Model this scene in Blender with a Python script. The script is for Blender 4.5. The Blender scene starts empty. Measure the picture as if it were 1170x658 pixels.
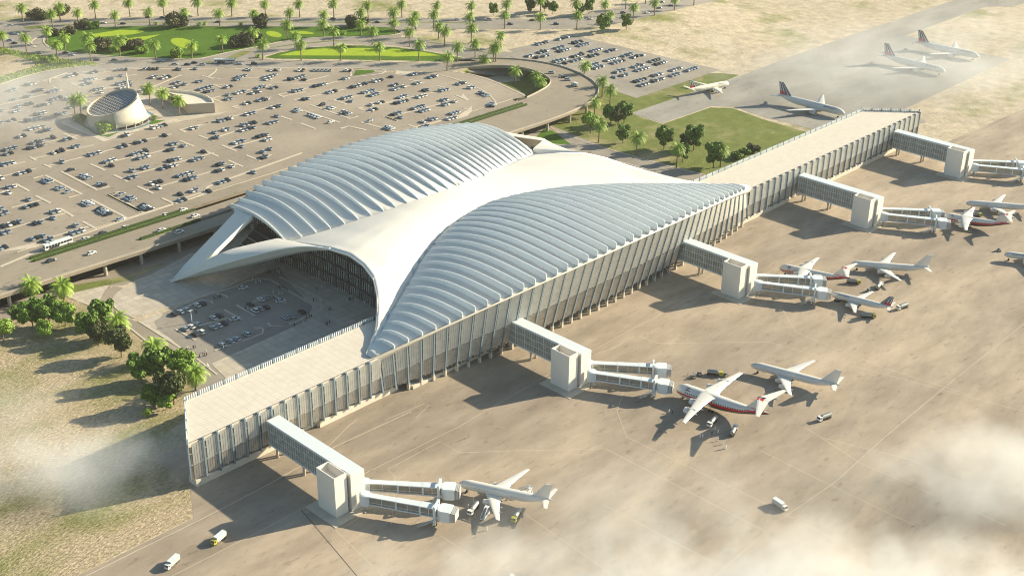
import bpy, bmesh, math, random
import numpy as np
from mathutils import Vector, Matrix
random.seed(7)
R = math.radians
sc = bpy.context.scene
col = sc.collection
# ------------------------------------------------------------------ camera (calibrated)
FPX = 1440.5567751727535
PITCH, ROLL, YAW, CAMH = R(26.37847784), R(0.52761902), R(44.14089428), 280.0
fw = np.array([math.cos(YAW)*math.cos(PITCH), math.sin(YAW)*math.cos(PITCH), -math.sin(PITCH)])
rt = np.cross(fw, [0, 0, 1]); rt /= np.linalg.norm(rt)
up = np.cross(rt, fw)
r2 = rt*math.cos(ROLL)+up*math.sin(ROLL); u2 = -rt*math.sin(ROLL)+up*math.cos(ROLL)
CM = np.array([r2, -u2, fw])
def G(x, y, z=0.0):                      # where the sight line of a photo point meets height z
    d = CM.T @ np.array([(x-585)/FPX, (y-329)/FPX, 1.0]); t = (z-CAMH)/d[2]
    return Vector((d[0]*t, d[1]*t, z))
cam = bpy.data.objects.new('camera', bpy.data.cameras.new('camera')); col.objects.link(cam)
cam.data.lens = 36*FPX/1170; cam.data.clip_end = 20000; cam.data.clip_start = 1
mw = Matrix(((r2[0], u2[0], -fw[0], 0), (r2[1], u2[1], -fw[1], 0), (r2[2], u2[2], -fw[2], CAMH), (0, 0, 0, 1)))
cam.matrix_world = mw; sc.camera = cam

# ------------------------------------------------------------------ materials
MATS = {}
def mat(name, c, rough=.7, metal=0, var=.0, vscale=.2, bump=0, bscale=1., c2=None, spec=.5, c2thr=(.45, .6), c2scale=.02, em=None, detail=6, stretch=None, trans=0):
    m = bpy.data.materials.new(name); m.use_nodes = True; nt = m.node_tree; N = nt.nodes; L = nt.links
    b = N['Principled BSDF']
    b.inputs['Roughness'].default_value = rough; b.inputs['Metallic'].default_value = metal
    b.inputs['Specular IOR Level'].default_value = spec
    b.inputs['Base Color'].default_value = (*c, 1)
    geo = N.new('ShaderNodeNewGeometry')
    vec = geo.outputs['Position']
    if stretch:
        mp = N.new('ShaderNodeMapping'); mp.inputs['Scale'].default_value = stretch; mp.inputs['Rotation'].default_value = (0, 0, R(-20))
        L.new(vec, mp.inputs['Vector']); vec = mp.outputs['Vector']
    cur = None
    if c2 is not None:
        n = N.new('ShaderNodeTexNoise'); n.inputs['Scale'].default_value = c2scale; n.inputs['Detail'].default_value = 8; n.inputs['Roughness'].default_value = .62
        L.new(vec, n.inputs['Vector'])
        r = N.new('ShaderNodeMapRange'); r.inputs[1].default_value = c2thr[0]; r.inputs[2].default_value = c2thr[1]
        L.new(n.outputs[0], r.inputs[0])
        mx = N.new('ShaderNodeMix'); mx.data_type = 'RGBA'; mx.inputs[6].default_value = (*c, 1); mx.inputs[7].default_value = (*c2, 1)
        L.new(r.outputs[0], mx.inputs[0]); cur = mx.outputs[2]
    if var > 0:
        n = N.new('ShaderNodeTexNoise'); n.inputs['Scale'].default_value = vscale; n.inputs['Detail'].default_value = detail; n.inputs['Roughness'].default_value = .65
        L.new(vec, n.inputs['Vector'])
        r = N.new('ShaderNodeMapRange'); r.inputs[1].default_value = .3; r.inputs[2].default_value = .7
        r.inputs[3].default_value = 1-var; r.inputs[4].default_value = 1+var
        L.new(n.outputs[0], r.inputs[0])
        mm = N.new('ShaderNodeVectorMath'); mm.operation = 'SCALE'
        if cur is not None: L.new(cur, mm.inputs[0])
        else: mm.inputs[0].default_value = c
        L.new(r.outputs[0], mm.inputs['Scale']); cur = mm.outputs[0]
    if cur is not None: L.new(cur, b.inputs['Base Color'])
    if bump > 0:
        n = N.new('ShaderNodeTexNoise'); n.inputs['Scale'].default_value = bscale; n.inputs['Detail'].default_value = 4
        L.new(vec, n.inputs['Vector'])
        bp = N.new('ShaderNodeBump'); bp.inputs['Strength'].default_value = bump; bp.inputs['Distance'].default_value = .5
        L.new(n.outputs[0], bp.inputs['Height']); L.new(bp.outputs[0], b.inputs['Normal'])
    if em: b.inputs['Emission Color'].default_value = (*em[0], 1); b.inputs['Emission Strength'].default_value = em[1]
    if trans: b.inputs['Transmission Weight'].default_value = trans
    MATS[name] = m
    return m
mat('desert_sand', (.48, .41, .305), .95, var=.26, vscale=.12, bump=.9, bscale=.35, c2=(.225, .23, .09), c2thr=(.53, .68), c2scale=.016, spec=.1)
mat('rough_field', (.41, .335, .225), .95, var=.5, vscale=.8, bump=1.0, bscale=1.1, c2=(.215, .215, .085), c2thr=(.47, .66), c2scale=.03, spec=.1, stretch=(.6, 1.3, 1))
mat('dry_grass', (.155, .185, .055), .95, var=.22, vscale=.12, bump=.7, bscale=.8, c2=(.36, .30, .19), c2thr=(.5, .66), c2scale=.018, spec=.1)
mat('lawn', (.075, .15, .018), .95, var=.15, vscale=.08, bump=.5, bscale=1.2, spec=.1)
mat('lawn_light', (.30, .40, .03), .95, var=.1, vscale=.2, bump=.5, bscale=1.2, spec=.1)
mat('crop', (.20, .26, .05), .95, var=.35, vscale=.5, bump=1, bscale=.8, spec=.1)
def grime(name, sc1=.25, sc2=.9, lo=.55, thr=(.56, .74)):
    m = MATS[name]; nt = m.node_tree; N = nt.nodes; L = nt.links; b = N['Principled BSDF']; geo = N.new('ShaderNodeNewGeometry')
    mp = N.new('ShaderNodeMapping'); mp.inputs['Scale'].default_value = (.55, 1.3, 1); mp.inputs['Rotation'].default_value = (0, 0, R(12)); L.new(geo.outputs['Position'], mp.inputs['Vector'])
    prev = b.inputs['Base Color'].links[0].from_socket
    for s, th, l_ in ((sc1, thr, lo), (sc2, (.60, .74), .72), (.012, (.40, .70), .86)):
        n = N.new('ShaderNodeTexNoise'); n.inputs['Scale'].default_value = s; n.inputs['Detail'].default_value = 9; n.inputs['Roughness'].default_value = .7; L.new(mp.outputs[0], n.inputs['Vector'])
        r_ = N.new('ShaderNodeMapRange'); r_.inputs[1].default_value = th[0]; r_.inputs[2].default_value = th[1]; r_.inputs[3].default_value = 1; r_.inputs[4].default_value = l_; L.new(n.outputs[0], r_.inputs[0])
        mm = N.new('ShaderNodeVectorMath'); mm.operation = 'SCALE'; L.new(prev, mm.inputs[0]); L.new(r_.outputs[0], mm.inputs['Scale']); prev = mm.outputs[0]
    L.new(prev, b.inputs['Base Color'])
def grid_node(m, sx, sy, width, dark, jitter=.0, rot=0):
    nt = m.node_tree; N = nt.nodes; L = nt.links; b = N['Principled BSDF']
    geo = N.new('ShaderNodeNewGeometry'); mp = N.new('ShaderNodeMapping'); mp.inputs['Rotation'].default_value = (0, 0, rot)
    L.new(geo.outputs['Position'], mp.inputs['Vector'])
    br = N.new('ShaderNodeTexBrick'); br.offset = 0; br.inputs['Scale'].default_value = 1
    br.inputs['Brick Width'].default_value = sx; br.inputs['Row Height'].default_value = sy
    br.inputs['Mortar Size'].default_value = width; br.inputs['Mortar Smooth'].default_value = .3
    br.inputs['Color1'].default_value = (1-jitter, 1-jitter, 1-jitter, 1); br.inputs['Color2'].default_value = (1+jitter, 1+jitter, 1+jitter, 1); br.inputs['Mortar'].default_value = (dark, dark, dark, 1)
    L.new(mp.outputs[0], br.inputs['Vector'])
    mm = N.new('ShaderNodeVectorMath'); mm.operation = 'MULTIPLY'
    src = b.inputs['Base Color'].links[0].from_socket
    L.new(src, mm.inputs[0]); L.new(br.outputs['Color'], mm.inputs[1]); L.new(mm.outputs[0], b.inputs['Base Color'])
mat('apron_concrete', (.41, .335, .255), .85, var=.24, vscale=.07, bump=.12, bscale=1.5, c2=(.30, .25, .195), c2thr=(.42, .6), c2scale=.013, detail=15, stretch=(.45, 1.2, 1), spec=.3)
mat('taxiway_concrete', (.37, .35, .31), .85, var=.12, vscale=.03, c2=(.27, .26, .235), c2thr=(.4, .6), c2scale=.02, detail=10, stretch=(.5, 1.2, 1), spec=.3)
mat('lot_paving', (.375, .325, .26), .88, var=.1, vscale=.04, c2=(.28, .24, .195), c2thr=(.4, .6), c2scale=.02, detail=10, spec=.3)
mat('asphalt', (.285, .262, .23), .88, var=.14, vscale=.05, c2=(.33, .30, .255), c2thr=(.4, .62), c2scale=.02, detail=10, spec=.3)
mat('viaduct_deck', (.30, .26, .205), .88, var=.1, vscale=.06, detail=10, spec=.3)
for nm in ('apron_concrete', 'lot_paving', 'asphalt', 'taxiway_concrete', 'viaduct_deck'): grime(nm, lo=.5)
mat('plaza_paving', (.48, .43, .355), .8, var=.1, vscale=.2, spec=.3); grid_node(MATS['plaza_paving'], 4.2, 4.2, .14, .72, .10)
mat('kerb_stone', (.52, .46, .37), .8, var=.08, vscale=.3)
mat('concrete', (.42, .37, .30), .8, var=.12, vscale=.15)
mat('shade_black', (.015, .015, .014), .9)  # near-black colour standing in for deep shade
mat('line_paint', (.50, .43, .32), .8, var=.2, vscale=.3)
mat('line_white', (.56, .52, .44), .8, var=.2, vscale=.3)
mat('tar_joint', (.05, .05, .05), .9)
mat('shell_white', (.76, .735, .67), .55, var=.02, vscale=.1)
mat('rib_white', (.66, .71, .74), .5)
mat('pier_roof', (.66, .60, .51), .6, var=.05, vscale=.2); grid_node(MATS['pier_roof'], 3.17, 1.6, .13, .80, .04)
mat('fin_metal', (.21, .28, .34), .4, metal=.2)
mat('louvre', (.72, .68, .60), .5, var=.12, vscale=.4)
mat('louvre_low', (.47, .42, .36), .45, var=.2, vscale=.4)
mat('facade_glass', (.15, .14, .12), .18, metal=.25, spec=.8, var=.4, vscale=.25)
mat('hall_glass', (.055, .07, .08), .12, metal=.2, spec=.9, var=.5, vscale=.2)
mat('interior_light', (.5, .4, .2), .8, em=((1, .72, .35), .5))
mat('plinth', (.60, .55, .46), .7, var=.06, vscale=.2)
mat('bridge_white', (.64, .70, .73), .4)
mat('tower_white', (.72, .69, .63), .55, var=.03, vscale=.2)
mat('bridge_glass', (.36, .34, .29), .15, metal=.35, spec=.8, var=.25, vscale=.4)
mat('corridor_glass', (.34, .33, .27), .3, metal=.0, spec=.6, var=.35, vscale=.5)
mat('steel', (.35, .36, .36), .4, metal=.7)
mat('dark_metal', (.06, .06, .065), .5, metal=.3)
mat('rubber', (.02, .02, .02), .8)
mat('car_silver', (.50, .56, .60), .25, metal=.5)
mat('car_white', (.72, .72, .70), .25)
mat('car_dark', (.025, .035, .045), .2)
mat('car_glass', (.02, .03, .04), .08, spec=.8)
mat('car_red_lamp', (.4, .02, .01), .3)
mat('truck_yellow', (.42, .40, .04), .4)
mat('truck_grey', (.30, .31, .30), .45, metal=.3)
mat('plane_white', (.66, .645, .60), .3)
mat('plane_cream', (.76, .72, .60), .3)
mat('plane_grey', (.45, .46, .46), .35)
mat('plane_red', (.60, .015, .02), .35)
mat('plane_navy', (.03, .05, .12), .35)
mat('plane_black', (.03, .03, .05), .35)
mat('bark', (.22, .17, .11), .95, var=.3, vscale=2)
mat('palm_leaf', (.21, .33, .035), .6, var=.3, vscale=.8)
mat('palm_leaf_young', (.26, .39, .045), .6, var=.3, vscale=.8)
mat('leaf_green', (.12, .215, .025), .7, var=.35, vscale=.6)
mat('leaf_bright', (.20, .32, .036), .7, var=.35, vscale=.6)
mat('leaf_dark', (.07, .095, .025), .8, var=.35, vscale=.6)
mat('leaf_purple', (.085, .09, .04), .8, var=.4, vscale=.6)
mat('hedge_leaf', (.03, .06, .01), .9, var=.5, vscale=1.5, bump=1, bscale=3)
mat('grass_strip', (.13, .20, .025), .95, var=.3, vscale=.6)
mat('pavilion_stone', (.52, .44, .33), .7, var=.05, vscale=.2)
mat('pavilion_panel', (.70, .64, .52), .5, var=.04, vscale=.2)
mat('solar_glass', (.13, .20, .27), .35, spec=.5)
mat('water', (.10, .22, .28), .08, spec=.8)
mat('robe_white', (.70, .70, .68), .8)
mat('robe_black', (.02, .02, .025), .8)
mat('cloth_blue', (.08, .12, .25), .8)
mat('skin', (.35, .2, .13), .6)
for nm in ('palm_leaf', 'palm_leaf_young', 'leaf_green', 'leaf_bright'):
    b = MATS[nm].node_tree.nodes['Principled BSDF']
    b.inputs['Subsurface Weight'].default_value = 0

# ------------------------------------------------------------------ mesh helpers
class MB:
    def __init__(s): s.v = []; s.f = []; s.m = []; s.mats = []
    def mi(s, m):
        if m not in s.mats: s.mats.append(m)
        return s.mats.index(m)
    def add(s, vs, fs, m):
        o = len(s.v); s.v += [tuple(a) for a in vs]; k = s.mi(m)
        for f in fs: s.f.append(tuple(i+o for i in f)); s.m.append(k)
    def box(s, cx, cy, z0, sx, sy, h, m, rot=0, taper=1.0):
        c, n = math.cos(rot), math.sin(rot); vs = []
        for z, t in ((z0, 1), (z0+h, taper)):
            for dx, dy in ((-1, -1), (1, -1), (1, 1), (-1, 1)):
                x, y = dx*sx/2*t, dy*sy/2*t
                vs.append((cx+x*c-y*n, cy+x*n+y*c, z))
        s.add(vs, [(3, 2, 1, 0), (4, 5, 6, 7), (0, 1, 5, 4), (1, 2, 6, 5), (2, 3, 7, 6), (3, 0, 4, 7)], m)
    def beam(s, a, b, w, h, m, upv=(0, 0, 1)):
        a, b = Vector(a), Vector(b); d = (b-a).normalized(); sd = d.cross(Vector(upv))
        if sd.length < 1e-4: sd = Vector((1, 0, 0))
        sd.normalize(); uu = sd.cross(d).normalized(); vs = []
        for p_ in (a, b):
            for i, j in ((-1, -1), (1, -1), (1, 1), (-1, 1)): vs.append(p_+sd*(i*w/2)+uu*(j*h/2))
        s.add(vs, [(3, 2, 1, 0), (4, 5, 6, 7), (0, 1, 5, 4), (1, 2, 6, 5), (2, 3, 7, 6), (3, 0, 4, 7)], m)
    def grid(s, rows, m, close=False, flip=False):
        n = len(rows[0]); vs = [p_ for r in rows for p_ in r]; fs = []
        for i in range(len(rows)-1):
            for j in range(n if close else n-1):
                k = (j+1) % n; q = (i*n+j, i*n+k, (i+1)*n+k, (i+1)*n+j)
                fs.append(q[::-1] if flip else q)
        s.add(vs, fs, m)
    def tube(s, pts, rad, m, seg=8, caps=True):
        pts = [Vector(p_) for p_ in pts]; rows = []
        for i, p_ in enumerate(pts):
            d = (pts[min(i+1, len(pts)-1)]-pts[max(i-1, 0)]).normalized()
            a = d.cross(Vector((0, 0, 1)));
            if a.length < 1e-3: a = Vector((1, 0, 0))
            a.normalize(); b = a.cross(d); r = rad[i] if isinstance(rad, (list, tuple)) else rad
            rows.append([p_+a*(r*math.cos(t))+b*(r*math.sin(t)) for t in [2*math.pi*k/seg for k in range(seg)]])
        o = len(s.v); s.grid(rows, m, close=True)
        if caps:
            k = s.mi(m)
            s.f.append(tuple(range(o, o+seg))); s.m.append(k)
            e = o+seg*(len(pts)-1); s.f.append(tuple(range(e+seg-1, e-1, -1))); s.m.append(k)
    def prism(s, poly, z0, z1, m, bottom=False, msurf=None):
        n = len(poly); s.add([(p_[0], p_[1], z1) for p_ in poly], [tuple(range(n))], msurf or m)
        if z1-z0 > 1e-4:
            s.add([(p_[0], p_[1], z0) for p_ in poly]+[(p_[0], p_[1], z1) for p_ in poly], [(i, (i+1) % n, n+(i+1) % n, n+i) for i in range(n)], m)
    def build(s, name, parent=None, smooth=False):
        me = bpy.data.meshes.new(name)
        off = Vector((0, 0, 0)) if parent is None or parent.get('_local') else parent.location
        me.from_pydata([(a[0]-off[0], a[1]-off[1], a[2]-off[2]) for a in s.v], [], s.f)
        for m in s.mats: me.materials.append(MATS[m])
        me.polygons.foreach_set('material_index', s.m)
        if smooth: me.polygons.foreach_set('use_smooth', [True]*len(s.f))
        me.update(); o = bpy.data.objects.new(name, me); col.objects.link(o)
        if parent is not None: o.parent = parent
        return o
def fixn(o):
    bm = bmesh.new(); bm.from_mesh(o.data); bmesh.ops.recalc_face_normals(bm, faces=bm.faces); bm.to_mesh(o.data); bm.free(); return o
def tag(o, label=None, cat=None, group=None, kind=None):
    if label: o['label'] = label
    if cat: o['category'] = cat
    if group: o['group'] = group
    if kind: o['kind'] = kind
    return o
def thing(name, label, cat, loc=(0, 0, 0), rz=0, group=None, local=False):
    o = bpy.data.objects.new(name, None); col.objects.link(o); o.location = loc; o.rotation_euler = (0, 0, rz); o.empty_display_size = 1
    if local: o['_local'] = True
    return tag(o, label, cat, group)
def copy_tree(o, parent=None):
    c = o.copy(); col.objects.link(c); c.parent = parent
    for ch in o.children: copy_tree(ch, c)
    return c
def struct(mb, name, label=None, smooth=False):
    o = mb.build(name, None, smooth); tag(o, kind='structure')
    if label: o['label'] = label
    return o
ORD = 'first second third fourth fifth sixth seventh eighth ninth tenth eleventh twelfth thirteenth fourteenth fifteenth sixteenth seventeenth eighteenth nineteenth twentieth'.split()
TENS = {20: 'twenty', 30: 'thirty', 40: 'forty', 50: 'fifty'}
def ordn(i):
    i += 1
    if i <= 20: return ORD[i-1]
    t, u = i//10*10, i % 10
    return (TENS[t]+'-'+ORD[u-1]) if u else {30: 'thirtieth', 40: 'fortieth', 50: 'fiftieth'}[t]
def smooth(a, b, x):
    t = min(1, max(0, (x-a)/(b-a))); return t*t*(3-2*t)
def interp(tab, x):
    if x <= tab[0][0]: return tab[0][1:]
    for a, b in zip(tab, tab[1:]):
        if x <= b[0]:
            t = (x-a[0])/(b[0]-a[0]); return [a[i]+(b[i]-a[i])*t for i in range(1, len(a))]
    return tab[-1][1:]
def spline(pts, n=8):
    pts = [Vector(p_) for p_ in pts]; out = []
    for i in range(len(pts)-1):
        p0, p1, p2, p3 = pts[max(i-1, 0)], pts[i], pts[i+1], pts[min(i+2, len(pts)-1)]
        for k in range(n):
            t = k/n
            out.append(.5*((2*p1)+(p2-p0)*t+(2*p0-5*p1+4*p2-p3)*t*t+(3*p1-p0-3*p2+p3)*t*t*t))
    out.append(pts[-1]); return out
def ribbon(mb, pts, w, m, z=None, h=0, dz=0):
    pts = [Vector(p_) for p_ in pts]; L_, R_ = [], []
    for i, p_ in enumerate(pts):
        d = (pts[min(i+1, len(pts)-1)]-pts[max(i-1, 0)]); d.z = 0; d.normalize(); n = Vector((-d.y, d.x, 0))
        ww = w[i] if isinstance(w, (list, tuple)) else w
        zz = p_.z if z is None else z
        a = p_+n*ww/2; b = p_-n*ww/2; a.z = b.z = zz+dz
        L_.append(a); R_.append(b)
    if h == 0: mb.grid([R_, L_], m)
    else:
        U = Vector((0, 0, h))
        mb.grid([[a for a in R_], [a+U for a in R_], [a+U for a in L_], [a for a in L_]], m)
        for a, b in ((L_[0], R_[0]), (R_[-1], L_[-1])): mb.add([a, b, b+U, a+U], [(0, 1, 2, 3)], m)
ZP = 8.0
# ------------------------------------------------------------------ ground, plateau, roads
def P8(l): return [G(x, y, ZP) for x, y in l]
def P0(l): return [G(x, y, 0) for x, y in l]
plat = [Vector((-600, 590, ZP)), Vector((612, 590, ZP))] + P8([(600, 109), (577, 98.5), (557.6, 90.5), (535.7, 85), (528, 82.5)]) + [Vector((640, 666, ZP)), Vector((680, 666, ZP)), Vector((680, 3500, ZP)), Vector((-600, 3500, ZP))]
def inside(p_, poly):
    c = False; n = len(poly)
    for i in range(n):
        a, b = poly[i], poly[(i+1) % n]
        if (a[1] > p_[1]) != (b[1] > p_[1]) and p_[0] < (b[0]-a[0])*(p_[1]-a[1])/(b[1]-a[1])+a[0]: c = not c
    return c
def RAMP(X, Y): return ZP*min(1, max(0, (Y-546)/120))*(1-smooth(850, 1010, X))*(smooth(660, 681, X) if Y < 666 else 1)
def H(X, Y): return ZP if X < 655 else RAMP(X, Y)
def GP(x, y):
    q = G(x, y, ZP)
    if inside(q, plat): return q
    z = 0.
    for _ in range(14):
        q = G(x, y, z); z = .5*z+.5*RAMP(q.x, q.y)
    return G(x, y, RAMP(q.x, q.y))
def drape(mb, poly, dz, m):
    bm = bmesh.new(); vs_ = [bm.verts.new((p_[0], p_[1], 0)) for p_ in poly]; bm.faces.new(vs_)
    for co, no in [((0, 546, 0), (0, 1, 0)), ((0, 666, 0), (0, 1, 0))]+[((x, 0, 0), (1, 0, 0)) for x in [655]+list(range(660, 684, 4))+list(range(850, 1020, 10))]:
        bmesh.ops.bisect_plane(bm, geom=bm.verts[:]+bm.edges[:]+bm.faces[:], plane_co=co, plane_no=no)
    bm.verts.index_update()
    mb.add([(v.co.x, v.co.y, H(v.co.x, v.co.y)+dz) for v in bm.verts], [tuple(v.index for v in (f.verts if f.normal.z > 0 or True else f.verts)) for f in bm.faces], m); bm.free()
mb = MB(); S = 7000; mb.add([(-S, -S, 0), (S, -S, 0), (S, S, 0), (-S, S, 0)], [(0, 1, 2, 3)], 'desert_sand')
struct(mb, 'ground')
mb = MB(); mb.prism(plat, -.5, ZP, 'concrete', msurf='desert_sand')
for i in range(2, 7):                                    # short grass bank round the pit
    a, b = plat[i], plat[i+1]; d = (b-a).normalized(); nn = Vector((d.y, -d.x, 0))*3
    mb.add([a, b, b+nn-Vector((0, 0, ZP+.1)), a+nn-Vector((0, 0, ZP+.1))], [(3, 2, 1, 0)], 'dry_grass')
gx_ = [656, 660, 664, 668, 672, 676, 681]+list(range(690, 1020, 10)); gy_ = [540, 546, 576, 606, 636, 665.9]
for a_, b_ in zip(gx_, gx_[1:]):
    for c_, d_ in zip(gy_, gy_[1:]): mb.add([(X, Y, RAMP(X, Y)-.02) for X, Y in ((a_, c_), (b_, c_), (b_, d_), (a_, d_))], [(0, 1, 2, 3)], 'dry_grass' if (a_ < 700 and c_ < 630) or (c_ < 546 and a_ < 830) else 'desert_sand')
gx2 = [679.9]+list(range(690, 1020, 10)); mb.grid([[(X, Y, RAMP(X, Y+.2)) for Y in (665.8, 900, 1400, 3500)] for X in gx2], 'desert_sand', flip=True)
struct(mb, 'raised_ground')
# low ground sheets
mb = MB(); mb.prism([(-900, 343.5), (188, 343.5), (199, 361), (199, 386), (214, 387), (214, 400), (238, 408), (250, 432), (251, 500), (262, 527), (262, 541), (-900, 541)], 0, .03, 'rough_field'); struct(mb, 'rough_field')
mb = MB()
mb.prism([(560, 387.5), (790, 387.5)]+[tuple(v[:2]) for v in P0([(925, 152), (870, 136), (838, 124), (812, 123), (757, 142), (721, 130), (833, 91), (845, 86), (826, 84)])]+[(690, 620), (640, 640), (560, 545)], 0, .03, 'dry_grass'); struct(mb, 'grass_field')
mb = MB(); mb.prism([(-600, -700), (1500, -700), (1500, 325), (862, 338), (757, 343), (757, 386.6), (198, 386.6), (198, 361), (188, 343), (-600, 343)], 0, .06, 'apron_concrete'); struct(mb, 'apron')
mb = MB()
taxi = P0([(721, 129.5), (757, 141), (812.6, 121.7), (838, 122), (870, 133), (925.6, 147.5), (960, 155)]) + [Vector((770, 380, 0)), Vector((790, 372, 0))] + P0([(1035, 124), (1155.5, 67.7), (1120, 61), (1035, 41), (1065, 30), (1126, 8), (1160, 8), (1250, -30), (1150, -30), (1092, 0), (980, 38), (898, 67), (833, 92)])
mb.prism(taxi, 0, .08, 'taxiway_concrete'); struct(mb, 'taxiway')
# road net round the car park, on the raised land
def lay(name, mtl, polys, dz, z=ZP, label=None):
    mb = MB()
    for poly in polys:
        if z == ZP: drape(mb, [GP(x, y) for x, y in poly], dz, mtl)
        else: mb.prism([G(x, y, z) for x, y in poly], z, z+dz, mtl)
    return struct(mb, name, label)
roadp = [(-60, 26), (0, 24), (80, 22), (160, 20.5), (310, 20), (460, 20.5), (560, 21.5), (610, 22), (651, 19), (685, 14), (737, 3), (775, -10), (860, -10), (800, 5), (771, 12), (737, 20.5), (702, 28), (660, 33), (610, 34), (604, 52), (650, 80), (600, 73.5), (529, 81), (514, 82), (480, 81.5), (440, 82), (401, 78), (155, 78), (59, 89), (0, 105), (-80, 130), (-90, 60)]
lay('road', 'asphalt', [roadp], .03)
lotp = MB(); lotp.prism([Vector((100, 587, 0))]+[Vector((616, 587, 0))]+P8([(600, 108), (576.8, 97.5), (557.6, 89.4), (535.7, 84), (514, 82), (440, 83), (401, 79), (155, 79), (59, 90), (0, 106), (-60, 125)])+[Vector((100, 900, 0))], ZP, ZP+.06, 'lot_paving')
struct(lotp, 'car_park')
lay('overflow_car_park', 'asphalt', [[(580, 57), (655, 41), (823, 80), (727, 112.5), (690, 100), (655, 84), (604, 72), (590, 62)]], .07)
sand_isl = [[(476, 33), (540, 33.5), (611, 34), (612, 50), (587, 60), (567.6, 59), (546, 54.7), (529, 50.6), (491, 47), (473, 43), (458, 43), (461, 35)],
            [(300, 68), (315, 69), (382, 70), (477, 72), (548, 73), (540, 69), (518, 63), (491, 58), (450, 52.5), (396, 50.5), (340, 55), (302, 64)]]
lay('sand_verge', 'desert_sand', sand_isl, .06)
lawn1 = [(112, 31.5), (150, 30.4), (310, 30.8), (437, 31.2), (450.5, 33), (458.6, 37), (450.5, 39.7), (423, 41.7), (368, 42.6), (327, 46.5), (300, 52), (287, 54.7), (259, 60), (237, 65), (218, 67.5), (150, 65.6), (109, 62.6), (82, 60), (62, 56), (51, 49), (55, 41), (63, 37), (80, 36)]
lawn2 = [(302, 66), (320, 60.3), (355, 54.9), (396, 52.3), (423, 52.9), (450, 54.2), (491, 59.7), (518, 64.5), (547, 70.4), (477, 70), (382, 68.2), (314, 67.5)]
lay('lawn', 'lawn', [lawn1, lawn2], .10)
def ell(cx, cy, rx, ry, sl=0, n=18): return [(cx+rx*math.cos(t), cy+ry*math.sin(t)+sl*math.cos(t)) for t in [2*math.pi*k/n for k in range(n)]]
lay('lawn_bed', 'lawn_light', [[(104, 39.7), (137, 34.5), (152, 35), (168, 36), (152, 39.7), (109, 43)], [(137, 46), (150, 43.8), (184, 39.7), (166, 46), (152, 49), (138, 49)], ell(210, 50, 15, 5.5, 3), ell(313, 39.5, 9, 3.2, 1.5), ell(345, 37.6, 14, 1.6, 1),
     [(318, 63.8), (345, 57.2), (389, 54.9), (450, 56.2), (484, 60), (503, 64), (450, 65.2), (437, 64.2)]], .13)
lay('grass_verge', 'dry_grass', [[(27, 31), (45, 29.5), (62, 29.8), (45, 33), (30, 33.5)], [(70, 28.6), (160, 25.3), (310, 25), (460, 25.6), (556, 26.4), (558, 27), (460, 26.6), (310, 26.1), (160, 26.3), (70, 29.6)],
     [(257, 67), (275, 59), (290, 58.5), (268, 68)], [(232, 72), (240, 70.5), (250, 71), (243, 72.2)], [(264, 71), (272, 70.5), (272, 72.2), (265, 72)], [(468, 46), (500, 49.5), (540, 56), (575, 66), (560, 62), (520, 53), (490, 49)], [(455, 48), (380, 46.5), (335, 50.5), (303, 56), (335, 51.8), (380, 47.6)]], .09)
lay('crop_field', 'crop', [[(-40, 48), (0, 54), (27, 60), (68, 67), (104, 71), (116, 74.5), (85, 77), (59, 80.5), (27, 88), (0, 96), (-40, 112)]], .12)
lay('fallow_ground', 'rough_field', [[(-40, 57), (-5, 61), (20, 65), (38, 71), (41, 76), (20, 82), (-5, 90), (-40, 104)]], .16)
lay('grass_island', 'lawn', [[(404, 87), (407, 80.7), (427, 80.8), (428, 83)]], .22)
# loop pit grass and far yard
lay('plaza', 'plaza_paving', [[(141, 329), (131, 337), (128, 343), (132, 351.5), (140, 357), (149, 361), (163, 360), (240, 335), (306, 308), (345, 292), (352, 280), (217, 290), (164.5, 318)], [(90, 329), (125, 326), (119, 333), (114, 343), (106, 350.5), (90, 346), (78, 340)],
     [(160, 368), (181, 358), (186, 359), (183, 363), (176, 367), (180, 377), (196, 387.5), (219, 408.5)]], .10, 0)
mb = MB()
mb.prism([G(160, 368), G(240, 336.5), G(306, 309.5), Vector((345, 494, 0)), Vector((352, 440, 0)), Vector((345, 388, 0)), Vector((215, 388, 0)), G(222, 408), G(190, 388)], 0, .07, 'asphalt')
mb.prism([G(133, 352), G(112, 345), G(118, 334), G(130, 327), G(142, 329)], 0, .07, 'lot_paving')
mb.prism([Vector((200, 530, 0)), G(90, 328), G(141, 326), G(165, 316), G(218, 297), Vector((340, 540, 0)), Vector((345, 590, 0)), Vector((100, 590, 0)), Vector((100, 530, 0))], 0, .05, 'lot_paving')
mb.prism([G(60, 331), G(90, 342), G(130, 360), G(160, 385), G(210, 422), G(222, 442), G(262, 430), G(219, 408.5), G(160, 369), G(148, 364), G(131, 357), G(122, 346), G(124, 335), G(127, 326), G(90, 326)], 0, .06, 'lot_paving')
struct(mb, 'forecourt_road')
mb = MB(); mb.prism([Vector((248, 388, 0)), Vector((345, 388, 0)), Vector((350, 440, 0)), Vector((345, 498, 0)), Vector((338, 497, 0)), Vector((328, 470, 0)), Vector((322, 447, 0)), Vector((311, 437, 0)), Vector((256, 434, 0))], 0, .13, 'plaza_paving'); struct(mb, 'terrace_paving')
mb = MB(); mb.prism([Vector((505, 388, 0)), Vector((640, 388, 0)), Vector((640, 400, 0))]+P0([(835, 207), (700, 172), (640, 148), (628, 143), (634, 140), (604, 139), (580, 150)])+[Vector((540, 560, 0)), Vector((500, 560, 0))], 0, .07, 'asphalt'); struct(mb, 'far_forecourt_road')
mb = MB(); mb.prism(P0([(592, 172), (588, 165), (620, 162.5), (645, 166), (666, 175), (650, 184), (632, 192), (600, 185)]), 0, .11, 'plaza_paving')
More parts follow.
